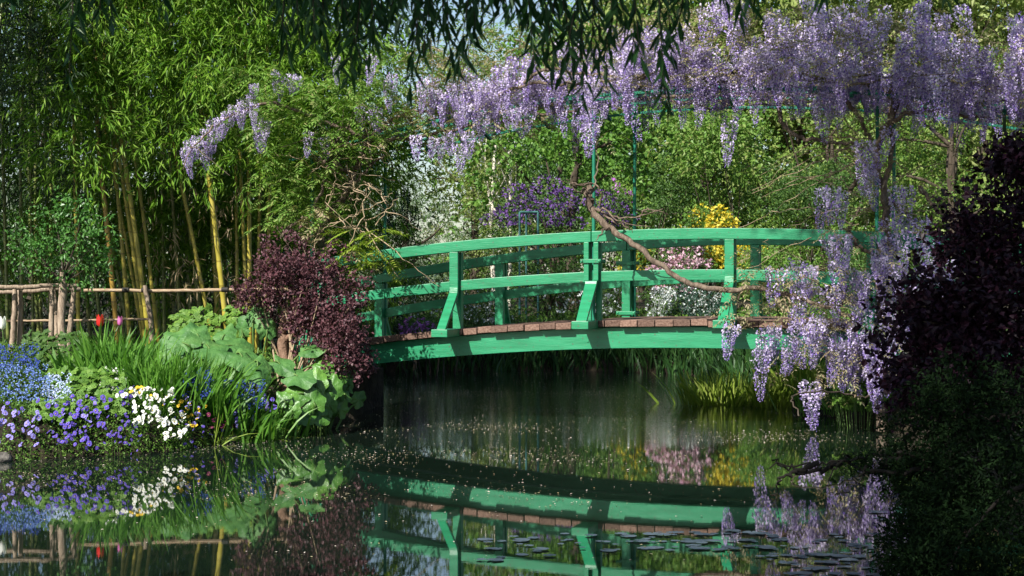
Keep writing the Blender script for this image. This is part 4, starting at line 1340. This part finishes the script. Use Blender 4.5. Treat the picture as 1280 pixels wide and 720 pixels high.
def cover():
    """low green growth over the whole left bank and the far bank"""
    g = Geo()
    def scatter(n, x0, x1, y0, y1, L, dmin=.25, up=.12):
        x = rng.uniform(x0, x1, n); y = rng.uniform(y0, y1, n)
        d = pond_dist(x, y); ok = d > dmin
        x, y = x[ok], y[ok]; z = hgt(x, y)
        P = np.stack([x, y, z + rng.uniform(-.01, up, len(x))], -1)
        leaves(g, P, unit(rv(len(P)) + np.array([0, 0, .5])), L * rng.uniform(.6, 1.3, len(P)), L * .5, rng.integers(0, 2, len(P)))
    scatter(18000, -7, -1.9, 15.2, 23, .05)
    scatter(9000, -7, -1.9, 14.8, 20, .04, dmin=.06, up=.06)
    scatter(16000, -3.5, 8, 29.5, 36, .09, up=.3)
    scatter(9000, -3.5, 5, 26, 32, .08, dmin=.02, up=.2)
    scatter(4000, -3.2, -1.5, 20, 30, .07, up=.25)
    scatter(7000, 3.2, 8, 12, 30, .07, up=.25)
    o = put('ground_cover', g, [HERB_DARK, HERB])
    tag(o, 'low green leaves covering the soil of the banks', 'ground cover', kind='stuff')


cover()
for i, (px, py, D, s, lb) in enumerate(((0, 574, 15.4, .11, 'pale stone at the waterline under the lavender pansies'), (288, 549, 17.25, .10, 'grey stone at the waterline under the wine red pansies'),)):
    import bmesh
    bm = bmesh.new(); bmesh.ops.create_icosphere(bm, subdivisions=3, radius=s)
    for v in bm.verts:
        v.co *= 1 + .16 * math.sin(v.co.x * 31 + i) * math.sin(v.co.y * 27) + rng.normal(0, .015)
        v.co.z *= .6
    me = bpy.data.meshes.new('edging_stone'); bm.to_mesh(me); bm.free(); me.materials.append(STONE)
    p = at(px, py, D); o = link('edging_stone', me, None, (p[0], p[1], .02)); tag(o, lb, 'stone', 'edging stones of the bank')

# ------------------------------------------------------------------ far bank
def strip(name, label, n, x0, x1, y0, y1, L, W, mat, kind='stuff', cat='irises'):
    x = rng.uniform(x0, x1, n); y = rng.uniform(y0, y1, n)
    d = pond_dist(x, y); ok = (d > -.12) & (d < .75) & ((y > 26.5) | (x > 2)); x, y = x[ok], y[ok]; n = len(x)
    P = np.stack([x, y, np.maximum(hgt(x, y), -.1) - .02], -1)
    g = Geo(); blades(g, P, np.concatenate([rng.normal(0, .18, (n, 2)), np.ones((n, 1))], 1), rng.uniform(L * .6, L * 1.1, n), W, rng.uniform(0, .5, n))
    return tag(put(name, g, mat), label, cat, kind=kind)


strip('waterside_irises', 'dark green iris blades along the far bank under the bridge', 30000, -3.2, 5, 22.5, 32, .62, .035, IRIS_SHADED)
for px, py, D, L, lb in ((882, 505, 22.5, .62, 'yellow green flag iris clump at the left end of the right bank'), (906, 506, 22.4, .62, 'yellow green flag iris clump standing in the water second from the left'), (932, 506, 22.4, .60, 'yellow green flag iris clump below the hanging raceme'),
                         (957, 507, 22.3, .58, 'yellow green flag iris clump under the wisteria racemes'), (982, 507, 22.3, .56, 'yellow green flag iris clump right of the racemes'), (1010, 507, 22.0, .52, 'green flag iris clump in the shade near the right bank')):
    c = clump('flag_iris', lb, 'iris', px, py, D, 110, L, .030, IRIS_YEL, .2, .14, .2, group='flag irises at the right waterline')
for px, py, D, lb in ((1040, 470, 20.6, 'grassy green clump behind the lowest racemes'), (1080, 500, 19.6, 'grassy green clump on the right bank under the wisteria trunk'), (1000, 440, 22.6, 'tall green blades below the right end of the bridge')):
    clump('iris_clump', lb, 'iris', px, py, D, 90, .6, .022, IRIS_LEAF, .22, .25, .3)
palmate('marsh_plant', 'bright leafy plant at the foot of the wisteria trunk', (1040, 1120, 445, 510), 18.6, 19.2, 160, .08, HERB)

shrub('azalea', 'pink flowering azalea behind the bridge rails', 'azalea', (812, 888, 298, 375), 34, 2500, .07, .04, HERB_DARK, (1100, .075, P_AZPINK, -.9))
shrub('azalea', 'yellow flowering azalea right of the pink one', 'azalea', (878, 945, 268, 352), 34.6, 2500, .07, .04, HERB, (1500, .08, P_AZYEL, -.95))
shrub('azalea', 'small yellow azalea left of the pink one', 'azalea', (765, 812, 300, 365), 35, 1500, .07, .04, HERB, (150, .07, P_AZYEL, -.5))
shrub('azalea', 'yellow azalea just above the handrail at right', 'azalea', (845, 900, 262, 300), 36.2, 1200, .07, .04, HERB, (110, .07, P_AZYEL, -.2))
shrub('daphne', 'dark blue green bush speckled with small white flowers', 'bush', (838, 900, 355, 405), 32.6, 2600, .06, .03, leaf_mat('blue_green_leaf', [(.03, .075, .05), (.05, .11, .075)], .5, .2), (220, .045, P_SPECK, -.6))
shrub('spiraea', 'airy white flowering bush at the foot of the pink azalea', 'bush', (808, 850, 362, 405), 32.3, 900, .05, .025, HERB_DARK, (330, .05, P_SPECK, -.7))
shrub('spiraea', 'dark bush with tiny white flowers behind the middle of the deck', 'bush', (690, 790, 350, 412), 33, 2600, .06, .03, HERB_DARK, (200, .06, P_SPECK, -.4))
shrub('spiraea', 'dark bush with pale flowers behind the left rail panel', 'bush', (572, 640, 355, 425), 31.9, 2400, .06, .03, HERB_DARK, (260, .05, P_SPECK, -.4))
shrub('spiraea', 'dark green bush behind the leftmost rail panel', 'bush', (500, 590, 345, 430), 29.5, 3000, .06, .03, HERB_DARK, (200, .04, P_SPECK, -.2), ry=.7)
shrub('azalea', 'low mauve azalea peeping over the left end of the deck', 'azalea', (500, 545, 400, 425), 28.6, 400, .05, .03, HERB_DARK, (110, .06, P_MAUVE, -.6), ry=.4)
shrub('azalea', 'mauve pink azalea seen above the handrail beside the far trellis post', 'azalea', (745, 785, 226, 262), 38, 700, .07, .04, HERB, (70, .075, P_MAUVE, -.5))
jd = shrub('judas_tree', 'purple blossoming tree behind the centre of the handrail', 'tree', (608, 792, 226, 340), 36, 3600, .07, .045, HERB_DARK, (1700, .06, P_JUDAS, .0), stems=14, nclump=30, clump_r=.20, r0=.06, bark=DARKBARK)
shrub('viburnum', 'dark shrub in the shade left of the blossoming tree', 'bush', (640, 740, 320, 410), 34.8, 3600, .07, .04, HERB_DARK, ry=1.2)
shrub('viburnum', 'green shrub behind the right rail panels', 'bush', (935, 1045, 300, 405), 32.4, 4600, .07, .04, HERB, stems=10, bark=TWIG, ry=1.2)
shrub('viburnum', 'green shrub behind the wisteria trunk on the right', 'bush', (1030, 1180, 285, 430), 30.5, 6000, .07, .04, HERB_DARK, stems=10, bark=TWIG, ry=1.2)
tree('laurel', 'broad yellow green laurel filling the space right of the far trellis post', 'tree', 880, 38.5, 6.2, 1.4, 2.1, 9000, .12, .06, leaf_mat('laurel_leaf', [(.05, .13, .018), (.10, .20, .028), (.16, .27, .045), (.24, .32, .07)], .45, .3), nclump=15, clump_r=.30)
tree('laurel', 'yellow green laurel behind the wisteria trunk', 'tree', 1040, 37, 6.0, 1.2, 2.1, 12000, .09, .05, MATS['laurel_leaf'], nclump=15, clump_r=.30)
tree('laurel', 'yellow green laurel at the right behind the purple leaved tree', 'tree', 1190, 35, 6.2, 1.0, 2.1, 13000, .085, .045, MATS['laurel_leaf'], nclump=15, clump_r=.30)
shrub('holly', 'dark green holly mass low behind the right rail panels', 'bush', (945, 1075, 205, 300), 35.2, 5200, .075, .04, HERB_DARK, ry=.8, nclump=14, clump_r=.36)
shrub('holly', 'small dark holly between the yellow azalea and the far trellis post', 'bush', (800, 862, 205, 275), 37.2, 2600, .075, .04, HERB_DARK, ry=.7, nclump=10, clump_r=.36)
shrub('elder', 'light yellow green elder bush high behind the middle of the canopy', 'bush', (850, 950, 150, 225), 36.2, 2600, .13, .07, WIST_LEAF, ry=.7, nclump=12, clump_r=.33)
tree('maple', 'mid green leafy tree behind the two middle trellis posts', 'tree', 720, 42, 7.8, 2.6, 2.3, 8500, .15, .11, leaf_mat('maple_leaf', [(.07, .17, .03), (.11, .24, .035), (.17, .31, .05)], .5, .35), nclump=26)
tree('birch', 'slender white trunked birch left of the purple blossom', 'tree', 620, 46, 9.5, 2.4, 1.7, 9000, .08, .05, leaf_mat('birch_leaf', [(.12, .19, .03), (.18, .25, .05), (.24, .28, .09)], .5, .3), bark=BIRCH, r0=.06, nclump=40, clump_r=.2)
tree('birch', 'second thinner birch just right of the white trunked one', 'tree', 636, 47.5, 9, 2.6, 1.3, 5000, .08, .05, MATS['birch_leaf'], bark=BIRCH, r0=.045, nclump=30, clump_r=.2)
tree('silver_willow', 'pale silvery willow behind the left end of the handrail', 'tree', 508, 43, 4.5, .8, 1.55, 15000, .10, .028, leaf_mat('silver_leaf', [(.10, .17, .08), (.17, .25, .13), (.25, .32, .19)], .55, .25), nclump=40, droop=.8)
tree('alder', 'dull olive tree behind the silvery willow', 'tree', 592, 50, 6.6, 1.0, 1.5, 9000, .10, .06, leaf_mat('alder_leaf', [(.09, .14, .03), (.14, .18, .05), (.18, .2, .07)], .5, .3), nclump=34)
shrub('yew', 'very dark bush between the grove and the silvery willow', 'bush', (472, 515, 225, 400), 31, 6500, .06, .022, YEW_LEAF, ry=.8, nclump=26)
tree('poplar', 'tall light green tree far behind the top of the wisteria', 'tree', 1000, 60, 16, 3.0, 7.5, 26000, .26, .17, leaf_mat('poplar_leaf', [(.16, .24, .05), (.24, .31, .08), (.32, .36, .14)], .5, .3), nclump=60)
tree('poplar', 'tall light green tree far behind at the right edge', 'tree', 1230, 58, 16, 3, 6.5, 22000, .26, .17, MATS['poplar_leaf'], nclump=60)
tree('poplar', 'tall green tree far behind the drooping willow fronds', 'tree', 800, 62, 15, 4, 5.5, 16000, .24, .16, MATS['maple_leaf'], nclump=50)
tree('poplar', 'tall light green tree far behind between the two at the right', 'tree', 1120, 68, 19, 3.5, 6.5, 20000, .28, .18, MATS['poplar_leaf'], nclump=60)
tree('poplar', 'tall light green tree peeping over the wisteria at the far right', 'tree', 1300, 64, 19, 3, 6.0, 18000, .28, .18, MATS['poplar_leaf'], nclump=60)
tree('poplar', 'tall light green tree over the middle of the wisteria', 'tree', 905, 70, 18, 4, 6.0, 18000, .28, .18, MATS['poplar_leaf'], nclump=60)
tree('added_shade_tree', 'leafy ash tree on the left bank just outside the view', 'tree', -480, 18.0, 9.2, 5.4, 1.7, 9000, .16, .10, HERB_DARK, nclump=34)  # added out of view only to shade the left edge of the bamboo
tree('oak', 'dark leafy tree far behind the purple blossoming tree', 'tree', 700, 54, 9.5, .8, 2.3, 11000, .15, .09, HERB_DARK, nclump=44)
tree('oak', 'dark tall tree far behind above the bamboo edge', 'tree', 440, 55, 14, 2, 4.0, 12000, .15, .09, HERB_DARK, nclump=50)
tree('oak', 'dark tall tree behind the left of the grove', 'tree', 250, 48, 14, 1, 5.5, 13000, .15, .09, HERB_DARK, nclump=50)
tree('oak', 'dark tall tree behind the far left of the grove', 'tree', 40, 46, 14, 1, 5.5, 13000, .15, .09, HERB_DARK, nclump=50)
g = Geo()
for k in range(60):
    x = rng.uniform(-45, 55); y = rng.uniform(72, 95)
    if -.085 < x / y < -.022: continue
    crown_leaves(g, (x, y, rng.uniform(2.5, 6)), (5, 4, rng.uniform(4, 8)), 16, 1500, .4, .26, int(rng.integers(0, 2)), .35, .2, zmin=.6, tuft=6)
for k in range(6):
    crown_leaves(g, (-7.5 + 1.6 * k, 78, 1.6), (1.6, 1.5, 1.5), 10, 700, .25, .16, 0, .35, .2, zmin=.6, tuft=6)
tag(put('distant_wood', g, [HERB_DARK, MATS['maple_leaf']]), 'distant green wood closing the view behind the garden', 'wood', kind='stuff')

# thin metal arch in front of the purple blossom
ar0 = at(661, 420, 34.0); ar0[2] = hz(ar0[0], ar0[1])
arch = thing('garden_arch', 'thin blue green metal plant arch in front of the purple blossoming tree', 'arch', tuple(ar0))
zt = at(661, 265, 34)[2] - ar0[2]
for dx, dy in ((-.19, 0), (.19, 0), (-.05, .35), (.2, .4)):
    g = Geo(); tube(g, [(dx, dy, 0), (dx, dy, zt)], .022, 6); put('upright', g, OLDIRON, arch, True)
for a, b in (((-.19, 0), (.19, 0)), ((-.05, .35), (.2, .4)), ((.19, 0), (.2, .4)), ((-.19, 0), (-.05, .35))):
    g = Geo(); tube(g, [(*a, zt), (*b, zt)], .022, 6); put('crosspiece', g, OLDIRON, arch, True)

# ------------------------------------------------------------------ dark trees on the right
def pxclumps(g, L, n, Lf, W, o, m=0, r=.34, droop=.2):
    out = []
    for (px, py, D, rad) in L:
        c = at(px, py, D) - o
        out.append(crown_leaves(g, c, np.array([1, .8, .8]) * rad, 7, n if rad > .12 else int(n * rad * 2), Lf, W, m, .5, droop, tuft=7))
    return np.vstack(out)


pb0 = np.array([4.6, 12.6, 0]); pb0[2] = hz(4.6, 12.6)
pb = thing('purple_beech', 'dark purple leaved tree at the right edge in shade', 'tree', tuple(pb0))
g = Geo()
cl = pxclumps(g, [(1290, 190, 12.6, .16), (1285, 240, 12.6, .24), (1262, 285, 12.5, .26), (1300, 300, 12.4, .5), (1225, 325, 12.5, .18), (1262, 350, 12.2, .36), (1200, 372, 12.3, .22), (1170, 405, 12.2, .20), (1235, 420, 12.0, .42), (1150, 435, 12.2, .18),
                  (1188, 455, 12.0, .30), (1150, 485, 12.0, .20), (1240, 480, 11.9, .42), (1290, 420, 12, .5), (1180, 505, 11.9, .26), (1315, 220, 12.6, .3), (1320, 340, 12.4, .6), (1310, 480, 12, .5), (1215, 395, 12.4, .3), (1250, 450, 12.5, .5), (1150, 345, 12.3, .07), (1122, 392, 12.2, .08), (1178, 312, 12.4, .09), (1212, 262, 12.5, .09), (1244, 205, 12.6, .09), (1110, 452, 12.1, .07), (1105, 428, 12.2, .05), (1140, 375, 12.2, .10), (1195, 290, 12.4, .08)], 800, .062, .045, pb0)
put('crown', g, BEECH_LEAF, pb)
g = Geo(); tube(g, smooth_path([(0, 0, -.1), (.05, 0, .9), (-.1, .1, 1.9), (-.2, 0, 2.7)], 14), [.09, .06, .03], 8, 0, .04)
for q in cl[::9]:
    tube(g, smooth_path([(0, 0, rng.uniform(.4, 1.4)), np.array(q) * .5 + [0, 0, .4], q], 7), [.03, .006], 5)
put('trunk', g, DARKBARK, pb, True)

yw0 = np.array([3.7, 9.6, 0]); yw0[2] = hz(3.7, 9.6)
yew = thing('yew', 'dark green spreading yew hanging over the water at lower right', 'yew', tuple(yw0))
g = Geo()
cl = pxclumps(g, [(1250, 500, 10.2, .34), (1200, 530, 10.2, .30), (1280, 560, 10, .4), (1160, 560, 10.1, .2), (1220, 590, 9.9, .34), (1180, 610, 9.8, .22), (1270, 640, 9.7, .4), (1225, 660, 9.6, .3), (1185, 680, 9.5, .24), (1160, 700, 9.4, .2), (1230, 720, 9.3, .34), (1290, 700, 9.3, .4),
                  (1145, 720, 9.2, .16), (1180, 740, 9.0, .3), (1110, 595, 9.9, .08), (1135, 575, 10, .1), (1070, 580, 10, .05), (1320, 600, 9.7, .5), (1330, 500, 10, .5), (1150, 640, 9.7, .12)], 2300, .038, .015, yw0, droop=.15)
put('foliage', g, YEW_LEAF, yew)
g = Geo()
for Lm in ([(1330, 570, 9.9), (1200, 575, 10), (1130, 566, 10), (1070, 572, 10), (1020, 580, 10), (962, 582, 10)], [(1130, 566, 10), (1090, 590, 9.95), (1055, 575, 10), (1035, 600, 10)], [(1200, 575, 10), (1130, 590, 9.9), (1085, 586, 9.9), (1075, 600, 9.9), (1045, 620, 9.9)],
           [(1020, 580, 10), (995, 590, 10), (975, 600, 10), (968, 620, 10)], [(1330, 590, 9.5), (1270, 610, 9.5), (1210, 670, 9.3), (1180, 720, 9.2)], [(1060, 573, 10), (1020, 590, 10.1), (985, 585, 10.1), (965, 572, 10.1)], [(1330, 520, 10), (1250, 520, 10.1), (1190, 530, 10.1), (1150, 550, 10.1)]):
    vine(g, rel(pv(*Lm), yw0), [.02, .010, .004], None, .05, 6)
tube(g, smooth_path([(0, 0, -.1), (-.1, 0, .5), (-.3, .1, 1.0)], 10), [.1, .07, .04], 8, 0, .04)
put('branch_frame', g, noise_mat('yew_bark', [(.008, .007, .005), (.02, .016, .012)], 9, .9, .5), yew, True)

# ------------------------------------------------------------------ the weeping willow the view looks out from under
wi0 = np.array([5.6, 4.5, 0]); wi0[2] = hz(5.6, 4.5)
wil = thing('weeping_willow', 'weeping willow whose dark fronds hang into the top of the view', 'willow tree', tuple(wi0))
g = Geo()
tube(g, smooth_path([(0, 0, -.2), (-.1, 0, 1.5), (-.5, .3, 3.5), (-1.2, .5, 5.5), (-2, .6, 7.5)], 20), [.42, .34, .26, .18, .1], 12, 0, .04)
LIMB = [[(-.3, .2, 2.8), (-2.2, .8, 4.0), (-4.4, 1.4, 4.3), (-6.6, 1.8, 4.0)], [(-.8, .4, 4.6), (-3.2, 1.5, 6.0), (-6, 2.6, 6.8), (-7.4, -1, 6.6)], [(-1, .5, 5), (-2.5, 3.5, 6.8), (-4.2, 6.5, 7.7), (-5, 9, 7.9)], [(-.7, .4, 4.2), (-3.5, -1.5, 5.8), (-7.5, -3.2, 6.4), (-11, -4.6, 6.2)], [(-.3, .2, 2.6), (-2.4, 1.7, 3.9), (-4, 2.6, 4.3), (-5.6, 2.8, 4.1)]]
LP = []
for L in LIMB:
    P = smooth_path(np.array(L, float), 24); LP.append(P)
    tube(g, P, [.14, .08, .03], 8, 0, .05)
put('trunk', g, DARKBARK, wil, True)
g = Geo()
WC = [((-1.9, 3.2, 7.5), (2.3, 2.6, 1.5), 40, 4200), ((-.4, 7.4, 7.9), (1.8, 2.7, 1.5), 40, 6500), ((.2, 12.3, 8.6), (1.0, 1.5, 1.2), 22, 3200), ((2.8, 13.4, 8.8), (1.0, 1.5, 1.2), 20, 2000), ((-4.0, .6, 6.9), (3.0, 2.2, 1.6), 34, 8500), ((-6.0, -.6, 6.8), (2.2, 2.2, 1.4), 26, 5500)]  # unseen crown masses placed for the shade they cast on fronds and right side
for c, rad, nc, k in WC:
    crown_leaves(g, np.array(c) - [wi0[0], wi0[1], 0.7], rad, nc, k, .22, .075, 0, .32, .9, tuft=10)
put('crown', g, WILLOW_LEAF, wil)


def frond(parent, px, ybot, D, w=.85, ln=.105, dens=1.0):
    """one hanging twig with alternate narrow leaves"""
    tip = at(px, ybot - 26, D); top = tip + np.array([rng.normal(0, .08), rng.normal(0, .1), 0])
    top[2] = max(3.1 + rng.uniform(0, .5), tip[2] + .3)
    n = max(8, int((top[2] - tip[2]) / .022 * dens))
    P = smooth_path([top, (top + tip) / 2 + rng.normal(0, .025, 3), tip], n)
    g = Geo(); o = np.array(wi0)
    az = np.arange(n) * 2.4 + rng.uniform(0, 6)
    Dr = unit(np.stack([np.cos(az) * .5, np.sin(az) * .5, -np.ones(n) * rng.uniform(.6, 1.3, n)], -1) + rv(n, .13))
    leaves(g, P - o, Dr, ln * rng.uniform(.7, 1.15, n), .023 * w * rng.uniform(.8, 1.2, n), 0, fold=.2, curl=.12, wide=.4)
    tube(g, P - o, [.004, .0015], 4, 1)
    put('frond', g, [WILLOW_LEAF, DARKBARK], parent)


FR = [(12, 22, 6.5), (88, 120, 6.6), (100, 45, 6.2), (128, 40, 6), (140, 52, 6.3), (208, 38, 6.4), (352, 62, 6), (362, 95, 6), (372, 78, 5.8), (380, 55, 6.2), (392, 80, 6), (402, 62, 6), (410, 88, 5.9), (424, 108, 5.9), (436, 118, 6), (444, 82, 5.8), (452, 102, 6.1), (462, 90, 6), (470, 62, 5.9), (482, 55, 6.2), (490, 48, 6), (503, 52, 5.7), (512, 138, 5.9), (522, 62, 6), (531, 92, 6),
      (537, 70, 5.8), (545, 50, 6), (556, 62, 6.1), (566, 108, 6), (574, 102, 5.9), (582, 96, 6), (594, 60, 6.2), (604, 42, 6), (616, 34, 6.1), (628, 30, 6), (640, 26, 5.8), (648, 46, 6), (660, 52, 6.1), (668, 108, 6), (676, 98, 6), (684, 80, 5.9), (694, 112, 6), (704, 118, 6), (712, 90, 6.1), (722, 122, 6), (731, 155, 6),
      (738, 92, 5.9), (748, 112, 6), (756, 128, 6), (762, 85, 6), (771, 60, 6.1), (782, 52, 6), (790, 90, 6), (799, 95, 5.9), (834, 158, 6.2), (828, 120, 6), (841, 95, 6.1), (850, 65, 6), (860, 30, 6), (885, 18, 6), (905, 22, 6.1), (926, 40, 6), (935, 30, 6), (948, 26, 6.1), (1018, 16, 6), (1035, 14, 6.2), (1184, 24, 6), (1050, 12, 6.1)]
for px, yb, D in FR:
    frond(wil, px + rng.normal(0, 1.5), yb, D + rng.normal(0, .15))
# the dense fringe along the top of the view
for i in range(34):
    x = rng.uniform(340, 680)
    frond(wil, x, rng.uniform(10, 52), rng.uniform(5.6, 6.9), dens=.7)
frond(wil, 4, 26, 5.2, 1.3)

# ------------------------------------------------------------------ on the water
def lily_mesh(r):
    n = 22
    a = np.linspace(.16, 2 * np.pi - .16, n)
    rr = r * (1 + .03 * rng.normal(0, 1, n))
    V = [(0, 0, .004)]
    for q, z in ((.5, .005), (1, .008)):
        V += [(q * k * math.cos(t), q * k * math.sin(t), z * .3 + rng.normal(0, .0006)) for k, t in zip(rr, a)]
    g = Geo()
    g.add(V, [(1 + i, 1 + n + i, 2 + n + i, 2 + i) for i in range(n - 1)])
    g.f.setdefault(3, []).append((np.array([(0, 1 + i, 2 + i) for i in range(n - 1)]), np.zeros(n - 1, int)))
    return g.mesh('lily_pad', LILY_SKY_TINT, True)


LILY_SKY_TINT = noise_mat('lily_leaf_sky_tint', [(.05, .07, .095), (.075, .10, .13), (.06, .085, .09)], 6, .42, .1, spec=1.0, bscale=10, dist=.006)  # blue grey of the reflected sky painted into the leaf colour
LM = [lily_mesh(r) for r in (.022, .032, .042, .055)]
ZON = [(700, 790, 668, 690, 9, 'in the patch left of the bridge brace reflection'), (800, 955, 664, 690, 34, 'in the wide patch below the bridge reflection'), (950, 1120, 668, 700, 34, 'in the patch below the reflected racemes'), (600, 700, 672, 705, 12, 'in the sparse patch at the lower middle'), (960, 1100, 700, 722, 16, 'at the bottom edge of the view'), (1090, 1150, 635, 665, 8, 'close to the yew branches')]
for x0, x1, y0, y1, k, wh in ZON:
    for i in range(int(k * 1.7)):
        y = y0 + (y1 - y0) * np.clip(rng.choice([.15, .5, .85]) + rng.normal(0, .09), 0, 1); D = FPX * CAMH / (y - HOR)
        p = at(rng.uniform(x0, x1), y, D)
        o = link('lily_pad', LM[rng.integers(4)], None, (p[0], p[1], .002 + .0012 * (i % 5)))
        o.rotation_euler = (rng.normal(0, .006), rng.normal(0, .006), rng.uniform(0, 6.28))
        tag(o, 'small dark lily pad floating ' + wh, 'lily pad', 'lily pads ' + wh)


def petals():
    g = Geo()
    n = 100000
    py = 465 + 255 * rng.beta(1.1, 2.6, n); px = rng.uniform(-20, 1180, n)
    D = FPX * CAMH / (py - HOR)
    x = (px - 640) / FPX * D; y = D
    w = np.sin(x * 1.9 + 1.3 * np.sin(y * .9)) * np.sin(y * 1.25 + 1.7 * np.sin(x * .8)) + .6 * np.sin(x * .7 + y * 2.1)
    nearf = np.interp(py, [465, 520, 600, 720], [1.0, .8, .35, .12])
    keep = (rng.uniform(size=n) < nearf * np.clip(.7 * w - .05, .09, 1)) & (pond_dist(x, y) < -.05)
    x, y = x[keep], y[keep]; k = len(x)
    P = np.stack([x, y, np.full(k, .004)], -1)
    th = rng.uniform(0, 6.28, k)
    Dr = np.stack([np.cos(th), np.sin(th), rng.uniform(0, .25, k)], -1)
    sz = rng.uniform(.009, .027, k)
    leaves(g, P, Dr, sz, sz * .5, rng.choice(3, k, p=[.42, .38, .2]), N=rv(k, .15) + np.array([0, 0, 1]), fold=.25)
    tag(put('floating_petals', g, [leaf_mat('fallen_petal', [(.52, .42, .36), (.66, .58, .50)], .6, .1), leaf_mat('floating_husk', [(.30, .25, .15), (.42, .36, .22)], .6, .1), leaf_mat('floating_leaf', [(.14, .18, .06), (.25, .2, .1)], .5, .1)]), 'small fallen petals and husks scattered over the pond water', 'petals', kind='stuff')


petals()
